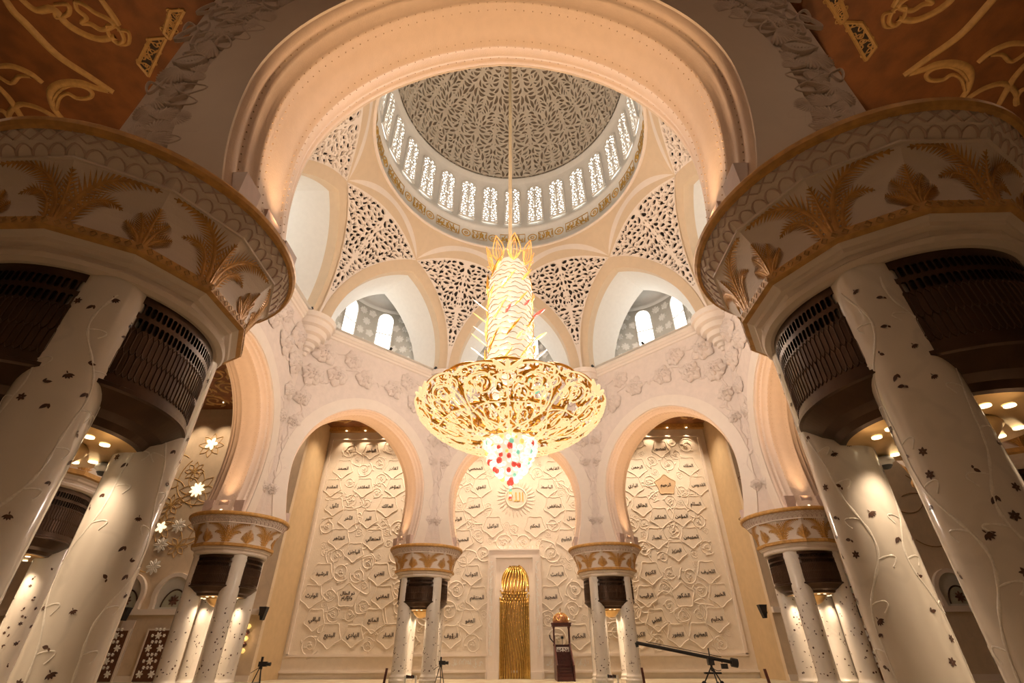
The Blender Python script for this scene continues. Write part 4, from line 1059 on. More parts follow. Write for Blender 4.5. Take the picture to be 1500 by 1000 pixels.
# extra scroll roundels fill the space between cartouches
def scrollwork(seed):
    r = random.Random(seed); mb = MB(); tf = lambda x, y, h: (x, -h, y); d = r.choice((-1, 1)); a0 = r.uniform(0, 6.28)
    mb.ribbon([((.95-.78*t)*math.cos(a0+d*t*10.5), (.95-.78*t)*math.sin(a0+d*t*10.5)) for t in [i/44 for i in range(45)]], lambda t: .07-.03*t, .07, tf)
    for i in range(5):
        t = .08+i*.17; rr = .95-.78*t; a = a0+d*t*10.5; petal(mb, rr*math.cos(a), rr*math.sin(a), a+d*1.0+r.uniform(-.4, .4), .42, .22, .08)
    petal(mb, 0, 0, a0, .26, .2, .1); petal(mb, 0, 0, a0+2.1, .26, .2, .1); petal(mb, 0, 0, a0+4.2, .26, .2, .1)
    return mb.mesh('carved_scroll', WALLSTONE, True)
SCW = [scrollwork(s) for s in range(6)]
r_ = random.Random(3); sp = []
for tr in range(13000):
    x, z = r_.uniform(-18.4, 18.1), r_.uniform(2.2, 20.4); rad = (.9, .75, .6, .45, .34)[min(4, tr//2600)]
    if abs(x+.19) < 2.7 and z < 10.2: continue
    if math.hypot(x, z-14.75) < 2.3+rad: continue
    if any(math.hypot(x-a, z-b) < .92+rad*.86 for a, b in centres): continue
    if any(math.hypot(x-a, z-b) < (rad+c)*.9 for a, b, c in sp): continue
    sp.append((x, z, rad))
for i, (x, z, rad) in enumerate(sp):
    put(SCW[i % 6], 'carved_scroll', wq, M=Matrix.Translation((x, Y_Q, z)) @ Matrix.Rotation(r_.uniform(0, 6.28), 4, 'Y') @ Matrix.Scale(rad, 4))
# connecting stems
mb = MB()
for i in range(90):
    a, b = r_.choice(centres), None
    near = sorted([c for c in centres if c != a], key=lambda c: math.hypot(c[0]-a[0], c[1]-a[1]))[:4]; b = r_.choice(near); bend = r_.uniform(-1.1, 1.1); P = []
    L = math.hypot(b[0]-a[0], b[1]-a[1])
    if L < .5 or L > 6: continue
    for j in range(15):
        t = .30+.40*j/14; q = math.sin(PI*(j/14))*bend; P.append((a[0]+(b[0]-a[0])*t-(b[1]-a[1])/L*q, a[1]+(b[1]-a[1])*t+(b[0]-a[0])/L*q))
    mb.ribbon(P, lambda t: .06, .05, lambda x, y, h: (x, Y_Q-h, y))
mb.build('carved_stem', WALLSTONE, wq, True)
# sun medallion with the divine name
mb = MB(); 
mb.lathe([(1.08, .0), (1.08, .10), (1.0, .12), (.95, .05), (0, .05)], 40); v = [(x, -z, y) for x, y, z in mb.v]; mb.v = v
for i in range(28):
    a = 2*PI*i/28; petal(mb, 1.12*math.cos(a), 1.12*math.sin(a), a+.25, .8, .2, .07)
pm = onY(756, 729, Y_Q); o = put(mb.mesh('sun_medallion', WALLSTONE), 'sun_medallion', wq, (pm.x, Y_Q, pm.z))
put(text_mesh(['الله'], 1.25, LETTERG, 'gold_lettering'), 'gold_lettering', o, M=Matrix.Translation((0, -.08, 0)) @ Matrix.Rotation(PI/2, 4, 'X'))
# frame mouldings, dado, cornice
for sg in (-1, 1):
    x0 = -19.55 if sg < 0 else 19.2
    MB().box(x0-.12, x0+.12, Y_Q-.16, Y_Q, 1.65, 21.0).build('frame_moulding', SMOOTH, wq)
MB().box(-19.6, 19.3, Y_Q-.16, Y_Q, 1.55, 1.75).build('frame_moulding', SMOOTH, wq)
MB().box(-19.9, 19.9, Y_Q-.22, Y_Q, .42, .58).build('dado_moulding', SMOOTH, wq)
MB().box(-19.6, 19.3, Y_Q-.16, Y_Q, 20.9, 21.05).build('frame_moulding', SMOOTH, wq)
MB().box(-19.9, 19.9, Y_Q-.5, Y_Q, 21.75, 22.2).build('gold_cornice', GOLDP, wq)
# ceiling arabesque in the recess soffit and wall washers
for i in range(19):
    x = -18+i*2.0
    lamp('wall_washer_lamp', 'SPOT', (x, Y_Q-.62, 21.6), L_WASH*.5, WARM, None, (x, Y_Q-.1, 14.0), .06, 80, .75)
    o = put(MB().lathe([(.11, 21.74), (.11, 21.68), (0, 21.68)], 10).mesh('wall_washer', GLOWLAMP), 'wall_washer', None, (x, Y_Q-.62, 0)); tag(o, 'small lit downlight in the soffit over the carved wall', 'lamp', 'wall washers over the qibla wall')
for i in range(11):  # extra floods added to carry light down the lower wall
    x = -17.5+i*3.5
    lamp('wall_fill_flood', 'SPOT', (x, Y_Q-3.6, 21.95), L_WASH*3.4, (1, .78, .56), None, (x, Y_Q, 3.5), .15, 95, .9)
    o = put(MB().lathe([(.14, 22.2), (.14, 22.12), (0, 22.12)], 10).mesh('ceiling_glow_disc', GLOWLAMP), 'ceiling_glow_disc', None, (x, Y_Q-3.6, 0)); tag(o, 'round glowing disc added to the brown ceiling of the mihrab recess for fill light', 'lamp', 'added fill discs in the mihrab recess')
# fill lamps added to brighten the near side of the hall
for i, (x, y) in enumerate(((-13, -3), (-4.5, -6), (4.5, -6), (13, -3), (-24, 4), (24, 4), (-26, 18), (26, 18))):
    lamp('hall_fill_lamp', 'SPOT', (x, y, 21.9), L_HALL_FILL*(.5 if x > 20 else 1), (1, .66, .42), None, (x*.8, y+4, 0), .3, 150, .9)
    o = put(MB().lathe([(.3, 22.2), (.3, 22.1), (0, 22.1)], 14).mesh('ceiling_glow_disc', GLOWLAMP), 'ceiling_glow_disc', None, (x, y, 0)); tag(o, 'large round glowing disc added to the brown hall ceiling for fill light', 'lamp', 'added fill discs of the hall')
# ================================================================== mihrab
p0, p1 = onY(727, 819, Y_Q), onY(780, 819, Y_Q); MX = (p0.x+p1.x)/2
mh = thing('mihrab', 'tall golden mihrab niche with wavy gilded rods in a white frame', 'mihrab', (MX, Y_Q-.78, 0))
GW, ZN = 1.27, 5.75
hs_ = [(GW, 0), (GW, ZN), (1.08, ZN+.02), (1.06, 6.35)]+[(1.16*math.cos(a)-.02*math.sin(a), 7.15+1.16*math.sin(a)*1.12) for a in np.linspace(-.62, PI/2, 16)]
hole = [(-x, z) for x, z in hs_]+[(x, z) for x, z in reversed(hs_[:-1])]
fw, ft = 1.66, 9.05
def tofr(x, z):
    a = math.atan2(z-6.5, x)
    if z <= 6.5: return (math.copysign(fw, x), z)
    t = min(fw/abs(math.cos(a)) if abs(math.cos(a)) > 1e-6 else 9e9, (ft-6.5)/math.sin(a)); return (t*math.cos(a), 6.5+t*math.sin(a))
mb = MB(); n = len(hole); fo = [tofr(*p) for p in hole]
for sg in (-1, 1):
    k = min(range(n), key=lambda i: math.hypot(fo[i][0]-sg*fw, fo[i][1]-ft)); fo[k] = (sg*fw, ft)
mb.add([(x, -.10, z) for x, z in hole]+[(x, -.10, z) for x, z in fo]+[(x, .30, z) for x, z in hole], [(i, i+1, n+i+1, n+i) for i in range(n-1)]+[(i, i+1, 2*n+i+1, 2*n+i) for i in range(n-1)])
mb.build('niche_spandrel', SMOOTH, mh)
mb = MB()
for a, b, y in ((fw, fw+.18, -.34), (fw+.18, fw+.62, -.26), (fw+.62, fw+.74, -.34)):
    t = ft+(a-fw)
    mb.box(-b, -a, y, .78, 0, t+(b-a)); mb.box(a, b, y, .78, 0, t+(b-a)); mb.box(-a, a, y, .78, t, t+(b-a))
mb.build('white_frame', SMOOTH, mh)
[MB().box(min(q, q+sg*.9), max(q, q+sg*.9), -.5, .7, 0, .5).build('frame_base', SMOOTH, mh) for sg, q in ((-1, -GW-.05), (1, GW+.05))]
# gilded concave back, rods, beads
def gb(a, z, o=0): return ((GW+.02-o)*math.sin(a), -.12+.0+ (GW-o)*math.cos(a)*.55, z)
MB().grid(lambda u, v: gb((u-.5)*PI, 8.5*v), 24, 2).build('gilded_back', GOLDP, mh, True)
for i in range(17):
    a = (i/16-.5)*PI*.95
    P = [gb(a+.24*math.sin(z*.8+1.2)*math.cos(a), z, .07) for z in np.linspace(0, ZN-.05, 28)]
    MB().tube(P, .075, 8).build('gilded_rod', GOLD, mh, True)
ME_BEAD = MB().lathe([(0, -.12), (.07, -.1), (.115, 0), (.07, .1), (0, .12)], 10).mesh('gilded_bead', GOLD, True)
for j in range(3):
    for i in range(12):
        a = ((i+.5*(j % 2))/12-.47)*PI*.95; R = .04 if j < 2 else .18; p = gb(a, ZN+.04+j*.22, R); put(ME_BEAD, 'gilded_bead', mh, (p[0], p[1]-.10+(0.02*j), p[2]))
for i in range(12):
    a = (i/11-.5)*PI*.95; P = []
    for z in np.linspace(6.3, 8.42, 14):
        t = (z-6.3)/2.15; r = 1.22*math.sqrt(max(.01, 1-(max(0, t-.35)/.67)**2)); aa = a+.35*t; P.append((r*math.sin(aa), -.08+.62*max(.02, math.cos(aa))*math.sqrt(max(.01, 1-t**3)), z))
    MB().tube(P, .10, 8).build('gilded_vault_rib', GOLD, mh, True)
lamp('mihrab_lamp', 'POINT', (0, -.9, 7.0), 40, WARM, mh, None, .1)
# pearl script strips round the frame (worn, unreadable strokes) and over it
def script(W, H, seed, vertical=False):
    r = np.random.default_rng(seed); nx, ny = (int(W*60), int(H*60)); X, Y = np.meshgrid(np.linspace(0, W, nx+1), np.linspace(0, H, ny+1)); Dd = np.full(X.shape, 9.0); n = int(max(W, H)/.16)
    for i in range(n):
        c = (i+.5)/n*max(W, H); x0, y0 = (c, H*r.uniform(.2, .5)) if not vertical else (W*r.uniform(.2, .6), c); P = [(x0, y0)]
        for q in range(3): P.append((min(W-.04, max(.04, P[-1][0]+r.uniform(-.14, .14))), min(H-.04, max(.04, P[-1][1]+r.uniform(-.12, .25)))))
        for q in range(3):
            ax, ay = P[q]; ux, uy = P[q+1][0]-ax, P[q+1][1]-ay; tt = np.clip(((X-ax)*ux+(Y-ay)*uy)/(ux*ux+uy*uy+1e-9), 0, 1); Dd = np.minimum(Dd, np.hypot(X-ax-tt*ux, Y-ay-tt*uy))
    return lattice(.028-Dd, lambda u, v, h: (u*W, -h+0*u, v*H), .02)
script(.36, 7.2, 1, True).build('pearl_script', PEARL, mh, False, (-fw-.58, -.262, 1.6)); script(.36, 7.2, 2, True).build('pearl_script', PEARL, mh, False, (fw+.22, -.262, 1.6))
script(3.0, .38, 3).build('pearl_script', PEARL, wq, False, (MX-1.5, Y_Q-.01, 10.35)); script(3.6, .42, 4).build('pearl_script', PEARL, wq, False, (MX-1.8, Y_Q-.01, 9.86))
for sg in (-1, 1): script(3.6, .75, 7+sg).build('pearl_tracery', PEARL, wq, False, (MX+(2.6 if sg > 0 else -6.2), Y_Q-.01, .7))

# ================================================================== side walls: ledge, arched windows, screens, flowers, speakers
def flower_line(mb, cx, cz, R, n, w_=.03):
    for i in range(n):
        a = 2*PI*i/n
        for sg in (-1, 1):
            mb.ribbon([(cx+R*t*math.cos(a)-sg*R*.22*math.sin(PI*t)*math.sin(a), cz+R*t*math.sin(a)+sg*R*.22*math.sin(PI*t)*math.cos(a)) for t in [j/8 for j in range(9)]], w_, .03, lambda x, y, h: (x, Y_S-h, y))
def starflower(n, L, W):
    mb = MB()
    for i in range(n): petal(mb, 0, 0, 2*PI*i/n, L, W, .1)
    return mb
ME_SF5, ME_SF8 = starflower(5, .62, .36).mesh('lit_flower', GLOWFLOWER), starflower(9, .62, .24).mesh('lit_flower', GLOWFLOWER)
ME_SFP = starflower(8, .7, .32).mesh('pearl_flower', PEARL)
LINES = {-1: CEILGOLD, 1: mat('brown_line', (0.30, 0.17, 0.07), 0.5, noise=.1)}
for sg in (-1, 1):
    ws = WS[sg]; q = lambda px, py: onY(px if sg < 0 else 1504-px, py, Y_S)
    mb = MB(); r_ = random.Random(5+sg)
    for px, py, R in ((289, 717, 1.6), (310, 652, 1.2), (236, 772, 1.2), (285, 690, .9), (300, 770, 1.5), (250, 740, 1.0), (240, 680, 1.4), (410, 700, .8), (405, 760, 1.0), (260, 800, .9), (1375-1504+1504-1250, 700, 1.2)):
        p = q(px, py); flower_line(mb, p.x, p.z, R, 8)
    for px, py, R in ((275, 760, 2.2), (240, 730, 1.8), (300, 700, 2.4), (255, 690, 1.6), (230, 800, 2.0), (150, 760, 2.2), (185, 720, 1.8), (130, 700, 1.6)):
        p = q(px, py); a0 = r_.uniform(0, 6); mb.ribbon([(p.x+R*math.cos(a0+t*4.4), p.z+R*math.sin(a0+t*4.4)) for t in [i/30 for i in range(31)]], lambda t: .045, .03, lambda x, y, h: (x, Y_S-h, y))
    mb.build('line_drawing', LINES[sg], ws)
    if sg < 0:
        for px, py, me, s in ((310, 650, ME_SF5, 1.0), (289, 717, ME_SF8, 1.1), (236, 772, ME_SF5, .8)):
            p = q(px, py); o = put(me, 'lit_flower', ws, M=Matrix.Translation((p.x, Y_S-.02, p.z)) @ Matrix.Scale(s, 4))
    for px, py in ((236, 798), (225, 830), (262, 770)):
        p = q(px, py); put(ME_SFP, 'pearl_flower', ws, M=Matrix.Translation((p.x, Y_S-.02, p.z)) @ Matrix.Scale(.9, 4))
    # ledge and pilasters
    x0, x1 = sorted((sg*X_R, sg*X_H)); MB().box(x0, x1, Y_S-.35, Y_S, 4.35, 4.75).build('trim_ledge', SMOOTH)['kind'] = 'structure'
    MB().box(x0, x1, Y_S-.12, Y_S, 0, .4).build('baseboard_side', SMOOTH)['kind'] = 'structure'
    # arched windows above the ledge
    for px in ((248,) if sg < 0 else (248,))+(178, 95):
        p = q(px, 890); cx = p.x; n = 18; R = 1.28; zc = 5.75; out_, in_ = [], []
        for i in range(n+1):
            a = -.35+(PI+.7)*i/n; out_.append((R*math.cos(a)*1.25, zc+R*1.28*math.sin(a))); in_.append((R*math.cos(a), zc+R*1.05*math.sin(a)))
        z0 = 4.75; out_ = [(R*1.2, z0)]+out_+[(-R*1.2, z0)]; in_ = [(R*.92, z0)]+in_+[(-R*.92, z0)]; m_ = len(out_)
        nm = thing('arched_window', 'round headed window niche with a star motif above the ledge', 'window', (cx, Y_S, 0), 0, 'arched windows on the side walls')
        MB().add([(x, -.28, z) for x, z in out_]+[(x, -.28, z) for x, z in in_]+[(x, 0, z) for x, z in in_]+[(x, 0, z) for x, z in out_], [(i, i+1, m_+i+1, m_+i) for i in range(m_-1)]+[(m_+i, m_+i+1, 2*m_+i+1, 2*m_+i) for i in range(m_-1)]+[(3*m_+i, 3*m_+i+1, i+1, i) for i in range(m_-1)]).build('window_surround', SMOOTH, nm)
        MB().add([(x, -.02, z) for x, z in in_], [tuple(range(m_))]).build('niche_back', GREY if px != 95 or sg > 0 else BLUEGLOW, nm)
        tmp = MB().tube([(.92*math.cos(a)+.2, -.06, z0+.15+1.25*math.sin(a)) for a in np.linspace(0, PI, 17)], .06, 5); tmp.build('window_frame', BRONZE, nm)
        MB().add([(.9*math.cos(a)+.2, -.05, z0+.15+1.22*math.sin(a)) for a in np.linspace(0, PI, 17)], [tuple(range(17))]).build('window_glass', mat('pale_green_glass', (.45, .46, .36), .2, noise=.1), nm)
        o = starflower(8, .42, .16).build('star_motif', WOODL, nm, False, (.2, -.06, z0+.62))
    # pierced wooden door panels beneath the ledge
    for px in (232, 170):
        p = q(px, 940); wv, hv = .86, 3.3; t = thing('inlaid_door_panel', 'dark wooden panel inlaid with pale star flowers under the ledge', 'panel', (p.x, Y_S-.16, 0), 0, 'inlaid wooden panels')
        MB().box(-wv, wv, -.08, 0, .05, hv).build('wood_board', WOODL, t)
        MB().box(-wv-.12, -wv, -.12, 0, 0, hv+.12).box(wv, wv+.12, -.12, 0, 0, hv+.12).box(-wv, wv, -.12, 0, hv, hv+.12).build('stone_surround', SMOOTH, t)
        big, sm = starflower(6, .27, .13).mesh('inlay_star', PEARL), starflower(6, .13, .07).mesh('inlay_star', PEARL)
        for j in range(4):
            z = .5+j*.82
            for x in (-.45, .45): put(big, 'inlay_star', t, (x, -.08, z)) if j % 2 == 0 else put(sm, 'inlay_star', t, (x, -.08, z))
            if j % 2: put(big, 'inlay_star', t, (0, -.08, z))
            for x in (-.3, 0, .3): put(sm, 'inlay_star', t, (x, -.08, z+.41))
    # stone door frame with slit
    p = q(183, 930); MB().box(p.x-.5, p.x+.5, Y_S-.1, Y_S, .1, 4.0).build('trim_panel', SMOOTH)['kind'] = 'structure'
    # loudspeakers tucked on the ledge
    for px, py in ((390, 900), (192, 896)) + (((254, 893),) if sg > 0 else ()):
        p = q(px, py); mb = MB(); w_ = .3
        mb.add([(-w_, -.5, .9), (w_, -.5, .9), (w_*.4, -.42, 0), (-w_*.2, -.42, 0), (-w_, 0, .9), (w_, 0, .9), (w_*.4, 0, 0), (-w_*.2, 0, 0)], [(0,1,2,3),(7,6,5,4),(0,4,5,1),(2,1,5,6),(3,2,6,7),(0,3,7,4)])
        o = mb.build('wall_speaker', BLACK, None, False, (p.x, Y_S-.36, 3.95)); o2 = MB().box(-.2, .2, -.515, -.50, .3, .8).build('speaker_grille', DARKGAP, o)
        tag(o, 'black wedge shaped wall speaker fixed at the stone ledge', 'speaker', 'wedge speakers on the side walls')
    for i in range(8):
        x = sg*(21.5+i*2.2); lamp('side_wall_lamp', 'SPOT', (x, Y_S-1.6, 21.9), L_SIDE*(.9 if sg < 0 else .22), WARM, None, (x, Y_S, 11), .1, 80, .8)
        o = put(MB().lathe([(.12, 22.2), (.12, 22.13), (0, 22.13)], 10).mesh('ceiling_glow_disc', GLOWLAMP), 'ceiling_glow_disc', None, (x, Y_S-1.6, 0)); tag(o, 'small round downlight in the brown ceiling beside the flowered wall', 'lamp', 'downlights before the side walls')
# ornate wall lamp behind the left column cluster
p = onY(362, 935, Y_S); wlmp = thing('wall_lamp', 'ornate gilded wall lamp glowing orange beside the marble columns', 'lamp', (p.x, Y_S, p.z))
for i in range(5):
    z = -.8+i*.4; MB().lathe([(0, z-.18), (.12, z-.14), (.2, z), (.12, z+.14), (0, z+.18)], 12, c=(0, -.25, 0)).build('lamp_lobe', COLG['amber'] if i % 2 == 0 else WOOD, wlmp, True)
MB().box(-.06, .06, -.25, 0, -.05, .05).build('bracket', BRASS, wlmp)
lamp('wall_lamp_bulb', 'POINT', (0, -.6, 0), 12, WARMER, wlmp, None, .1)
# ================================================================== ceiling arabesques
def smooth(P, n=6):
    P = np.array(P, float); out = []
    for i in range(len(P)-1):
        p0, p1, p2, p3 = P[max(i-1, 0)], P[i], P[i+1], P[min(i+2, len(P)-1)]
        for k in range(n):
            t = k/n; out.append(.5*((2*p1)+(-p0+p2)*t+(2*p0-5*p1+4*p2-p3)*t*t+(-p0+3*p1-3*p2+p3)*t**3))
    out.append(P[-1]); return np.array(out)
STR = [([(20, -10), (60, 50), (110, 100), (250, 240), (400, 340), (500, 405)], .26, 'arabesque_stem'),
       ([(90, -10), (160, 45), (235, 40), (290, 100), (360, 145), (440, 172), (510, 160)], .22, 'arabesque_stem'),
       ([(440, -10), (490, 60), (525, 110)], .18, 'arabesque_stem'), ([(240, 20), (300, 20), (300, 60), (250, 75), (240, 40)], .12, 'arabesque_leaf'),
       ([(330, 5), (370, 20), (420, 55), (480, 85), (500, 110), (450, 130), (400, 105), (360, 100), (380, 75), (340, 40), (330, 5)], .14, 'arabesque_leaf'),
       ([(470, 110), (520, 120), (545, 170), (520, 190), (480, 150), (470, 110)], .12, 'arabesque_leaf'), ([(520, 130), (565, 140), (565, 190), (530, 195)], .10, 'arabesque_leaf'),
       ([(480, 400), (420, 385), (360, 365), (280, 366), (225, 400), (235, 470), (285, 532)], .24, 'arabesque_leaf'), ([(235, 440), (260, 400), (310, 375), (370, 380), (405, 405), (390, 430), (340, 430), (300, 410), (262, 430), (250, 480)], .13, 'arabesque_leaf'),
       ([(-10, 292), (50, 290), (110, 310), (150, 332), (188, 362)], .2, 'arabesque_leaf'), ([(-10, 330), (50, 365), (85, 335), (140, 335)], .12, 'arabesque_leaf'),
       ([(-10, 375), (40, 430), (80, 490), (115, 545)], .2, 'arabesque_stem'), ([(35, 545), (45, 490), (90, 458), (160, 470), (220, 500), (275, 535)], .18, 'arabesque_stem'), ([(-10, 480), (20, 490), (40, 520), (45, 550)], .16, 'arabesque_stem')]
for P, wd, nm in STR:
    S = smooth([(x/3, y/3) for x, y in P]); pts = []
    for x, y in S: p = onZ(x, y, Z_CEIL); pts.append((p.x, p.y))
    for sg in (1, -1):
        Q = [(sg*x, y) for x, y in pts]
        MB().ribbon(Q, lambda t: wd*.62*(.75+.35*math.sin(PI*t)), .12, lambda x, y, h: (x, y, Z_CEIL-h)).build(nm, CEILGOLD, ceil, True)
VENT = [[(237, 32), (262, 33), (283, 68), (268, 88)], [(206, -8), (228, -8), (240, 24), (232, 34)]]
for poly in VENT:
    P = [onZ(1000+x, y, Z_CEIL) for x, y in poly]
    for sg in (1, -1):
        q = [(sg*p.x, p.y, Z_CEIL-.03) for p in P]; o = MB().add(q, [(0, 1, 2, 3)]).build('ceiling_vent', DARKGAP, ceil)
        mb = MB(); c = sum((Vector(v) for v in q), Vector())/4
        for i in range(4): mb.tube([q[i], q[(i+1) % 4]], .07, 5)
        for i in range(4):
            for jj in range(2):
                cc = Vector(q[0]).lerp(Vector(q[3]), (i+.5)/4).lerp(Vector(q[1]).lerp(Vector(q[2]), (i+.5)/4), (jj+.5)/2); th = .8*(1 if jj else -1)+i
                mb.tube([(cc.x+.2*math.cos(t)*math.cos(th)-.08*math.sin(2*t)*math.sin(th), cc.y+.2*math.cos(t)*math.sin(th)+.08*math.sin(2*t)*math.cos(th), cc.z) for t in [k_*PI/8 for k_ in range(17)]], .03, 4)
        mb.build('vent_lattice', CEILGOLD, o)
r_ = random.Random(12)
def ceil_scroll(seed):
    r = random.Random(seed); mb = MB(); tf = lambda x, y, h: (x, y, -h)
    mb.ribbon([((1-.8*t)*math.cos(t*9.5), (1-.8*t)*math.sin(t*9.5)) for t in [i/40 for i in range(41)]], lambda t: .10-.04*t, .08, tf)
    for i in range(6):
        a = i*1.05; mb.ribbon([(.9*math.cos(a)+.5*t*math.cos(a+1.2)+.2*t*t*math.cos(a+2.4), .9*math.sin(a)+.5*t*math.sin(a+1.2)+.2*t*t*math.sin(a+2.4)) for t in [j/8 for j in range(9)]], lambda t: .13*math.sin(PI*(t*.9+.1)), .08, tf)
    return mb.mesh('arabesque_scroll', CEILGOLD, True)
CS = [ceil_scroll(i) for i in range(3)]
for sg in (-1, 1):
    for i in range(6):
        for j in range(4):
            x, y = sg*(21.0+j*2.6+r_.uniform(-.3, .3)), 28.5+i*2.6+r_.uniform(-.3, .3)
            if y > Y_S-1.2: continue
            put(CS[(i+j) % 3], 'arabesque_scroll', ceil, M=Matrix.Translation((x, y, Z_CEIL)) @ Matrix.Rotation(r_.uniform(0, 6), 4, 'Z') @ Matrix.Scale(1.15, 4))
for i in range(14):
    x = -18+i*2.77
    put(CS[i % 3], 'arabesque_scroll', ceil, M=Matrix.Translation((x, 45.5, Z_CEIL)) @ Matrix.Rotation(i*1.1, 4, 'Z') @ Matrix.Scale(1.2, 4))

# ================================================================== minbar
pt = onY(821, 900, 46.2); mn = thing('minbar', 'dark wooden minbar with a small pierced dome canopy over steep steps', 'minbar', (pt.x, 45.9, 0))
for sx in (-1, 1):
    for sy in (-1, 1):
        MB().lathe([(.085, 2.25), (.085, 2.35), (.055, 2.4), (.055, 3.45), (.085, 3.5), (.085, 3.62)], 10, c=(sx*.62, .3+sy*.35, 0)).build('canopy_post', WOOD, mn, True)
MB().box(-.78, .78, -.2, .85, 3.6, 3.82).box(-.82, .82, -.24, .89, 3.78, 3.86).build('canopy_cornice', WOOD, mn)
mb = MB().lathe([(.66, 3.86), (.66, 3.95), (.62, 4.15), (.52, 4.34), (.36, 4.48), (.16, 4.57), (0, 4.60)], 20, c=(0, .32, 0)); dm = mb.build('canopy_dome', mat('copper_lattice', (.42, .17, .08), .35, metal=.5, noise=.3, nscale=8), mn, True)
mb = MB()
for i in range(10):
    for d in (-1, 1):
        mb.tube([((.68*math.cos(e)+.0)*math.cos(i*PI/5+d*e*.8), .32+.68*math.cos(e)*math.sin(i*PI/5+d*e*.8), 3.95+.66*math.sin(e)) for e in np.linspace(.05, 1.4, 9)], .02, 4)
mb.build('dome_lattice', GOLD, dm)
MB().lathe([(0, 4.66), (.05, 4.7), (.03, 4.8), (.045, 4.86), (0, 4.98)], 10, c=(0, .32, 0)).build('finial', GOLD, mn, True)
for i in range(10):
    z = 2.05-i*.2; y = .1-i*.27; MB().box(-.55, .55, y-.3, y+.3, z-.2, z).build('step', WOOD, mn)
for sx in (-1, 1):
    x = sx*.62; P = [(.95, 0), (.95, 2.3), (-.05, 2.3), (-2.75, .9), (-2.75, 0)]
    MB().add([(x-.05, y, z) for y, z in P]+[(x+.05, y, z) for y, z in P], [(0,1,2,3,4), (9,8,7,6,5)]+[(i, (i+1) % 5, 5+(i+1) % 5, 5+i) for i in range(5)]).build('side_panel', WOOD, mn)
    MB().tube([(x, -2.75, .95), (x, -.05, 2.38), (x, .95, 2.38)], .06, 6).build('handrail', WOOD, mn)
MB().box(-.56, .56, .5, .56, 2.05, 2.35).build('seat_board', WOOD, mn)
gf = leaf_field(1.0, .62, 60, 40, lambda X, Y: np.minimum(.5-np.abs(X), np.minimum(Y, .62-Y)), [.2, .16, .12], .03, swirl(5, 4), 2500, 8, True, .5, .8)
lattice(gf, lambda u, v, h: (u-.5, -h+0*u, v*.62), .03).build('pierced_gate', PEARL, mn, False, (0, -.38, 1.55))
MB().box(-.02, .02, -.32, -.28, 2.1, 2.75).box(-.10, .10, -.36, -.26, 2.72, 2.9).build('microphone', BLACK, mn)
MB().tube([(-.70, -.15, 2.5), (-.95, -.25, 2.75), (-1.0, -.3, 3.0)], .05, 6).build('side_microphone', BLACK, mn)

# ================================================================== camera crane
YJ = 36.0
pa, pb_, pj = onY(932, 941, YJ), onY(1074, 970, YJ), onY(1040, 964, YJ)
cr = thing('camera_crane', 'long black camera crane arm balanced on a wheeled tripod', 'camera crane', (pj.x, YJ, 0))
def L(p): return (p.x-pj.x, 0, p.z)
a_, b_ = Vector(L(pa)), Vector(L(pb_)); d_ = (b_-a_).normalized(); up_ = Vector((-d_.z, 0, d_.x))
MB().tube([tuple(a_), tuple(b_)], .10, 8).build('boom_arm', BLACK, cr)
MB().tube([tuple(a_+up_*.02+Vector((0, 0, .25))*0), tuple(a_+d_*.05-Vector((0, 0, .22)))], .10, 8).build('remote_head', BLACK, cr)
mb = MB().tube([tuple(a_+d_*.6+up_*.17), tuple(b_-d_*.7+up_*.17)], .02, 5)
mb.build('stay_cable', BLACK, cr)
MB().tube([tuple(b_-d_*.12), tuple(b_+d_*.25)], .24, 14).build('counterweight', BLACK, cr)
MB().box(-.18, .18, -.15, .15, pj.z-.35, pj.z+.05).build('pivot_head', BLACK, cr)
MB().tube([(0, 0, pj.z-.05), (0, 0, pj.z+.55)], .035, 6).build('antenna', BLACK, cr)
MB().tube([(0, 0, .75), (0, 0, pj.z-.3)], .07, 8).build('centre_post', BLACK, cr)
for i in range(3):
    a = i*2*PI/3+.5; ex, ey = .62*math.cos(a), .62*math.sin(a)
    MB().tube([(0.05*math.cos(a), .05*math.sin(a), .95), (ex, ey, .14)], .04, 6).build('tripod_leg', BLACK, cr)
    MB().lathe([(0, -.05), (.13, -.05), (.14, 0), (.13, .05), (0, .05)], 14).build('wheel', BLACK, cr, False, (ex, ey, .14)).rotation_euler = (PI/2, 0, a)
MB().box(-.5, .5, -.14, .14, .62, .72).build('control_tray', BLACK, cr)
MB().box(.62, .98, -.1, .12, .88, 1.15).build('monitor', BLACK, cr)
P = [(.35+.35*math.cos(t), -.1, pj.z-.35+.28*math.sin(t)) for t in np.linspace(.4, 5.2, 22)]; MB().tube(P, .02, 5).build('cable_loop', BLACK, cr)
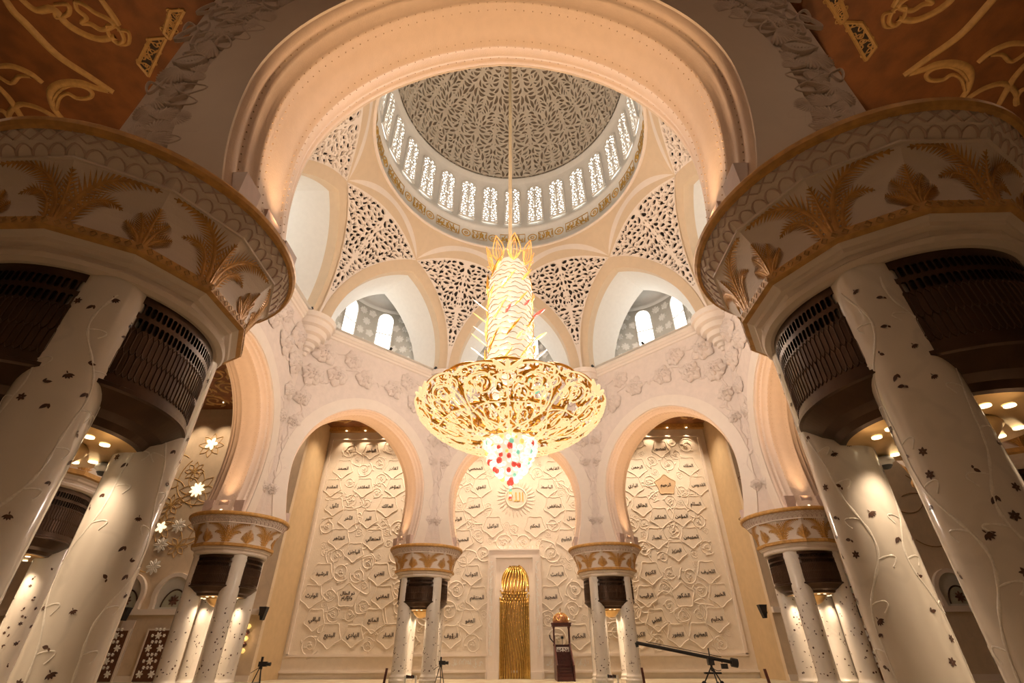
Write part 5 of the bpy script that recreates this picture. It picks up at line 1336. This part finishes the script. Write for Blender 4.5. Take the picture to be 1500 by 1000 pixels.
# ================================================================== video cameras on tripods
def tripod(px, Y, label, h):
    p = onY(px, 985, Y); t = thing('video_tripod', label, 'camera tripod', (p.x, Y, 0))
    for i in range(3):
        a = i*2*PI/3+PI/2; MB().tube([(.06*math.cos(a), .06*math.sin(a), h-.42), (.36*math.cos(a), .36*math.sin(a), .02)], .028, 6).build('tripod_leg', BLACK, t)
    for i in range(3):
        a, b = i*2*PI/3+PI/2, (i+1)*2*PI/3+PI/2; MB().tube([(.22*math.cos(a), .22*math.sin(a), (h-.42)*.42), (.22*math.cos(b), .22*math.sin(b), (h-.42)*.42)], .015, 5).build('spreader', BLACK, t)
    MB().lathe([(.0, h-.45), (.09, h-.45), (.10, h-.36), (.06, h-.33), (0, h-.33)], 12).build('pan_head', BLACK, t)
    MB().box(-.13, .30, -.09, .09, h-.33, h-.10).build('camera_body', BLACK, t)
    MB().tube([(.30, 0, h-.22), (.50, 0, h-.22)], lambda q: .075+.02*q, 10).build('lens', BLACK, t)
    MB().box(-.06, .04, -.05, .05, h-.10, h+.12).build('viewfinder', BLACK, t)
    MB().tube([(-.1, 0, h-.38), (-.5, .05, h-.62)], .016, 5).build('pan_handle', BLACK, t)
tripod(380, 31.0, 'black video camera on a tripod in front of the carved wall edge', 1.45)
tripod(645, 38.5, 'black video camera on a tripod beside the marble columns near the mihrab', 1.42)
# thin barrier posts
for px, Y, ln, lab in ((563, 36.5, .10, 'thin dark barrier post leaning by the columns next to the mihrab'), (943, 36.5, -.06, 'thin dark barrier post under the crane arm beside the columns'), (1126, 32, -.12, 'thin dark barrier post behind the crane counterweight')):
    p = onY(px, 992, Y); t = thing('barrier_post', lab, 'post', (p.x, Y, 0))
    MB().add([(x+(ln if z > .5 else 0), y, z) for z in (.03, .95) for y in (-.04, .04) for x in (-.07, .07)], [(0,2,3,1),(4,5,7,6),(0,1,5,4),(2,6,7,3),(0,4,6,2),(1,3,7,5)]).build('post_board', WOOD, t)
    MB().box(-.16, .16, -.14, .14, 0, .04).build('post_foot', BLACK, t)
for px, lab in ((601, 'small white book stand at the foot of the columns away from the minbar'), (897, 'small white book stand at the foot of the columns near the crane')):
    p = onY(px, 996, 38.0); t = thing('book_stand', lab, 'book stand', (p.x, 38.0, 0))
    for sx in (-1, 1): MB().box(sx*.36-.03, sx*.36+.03, -.18, .18, 0, .52).build('stand_side', WHITE, t)
    MB().box(-.33, .33, -.18, .18, .08, .12).box(-.33, .33, -.18, .18, .34, .38).build('stand_shelf', WHITE, t)
    for i in range(5): MB().box(-.28+i*.11, -.20+i*.11, -.12, .12, .38, .56-.02*(i % 3)).build('book', WOOD if i % 2 else BLACK, t)
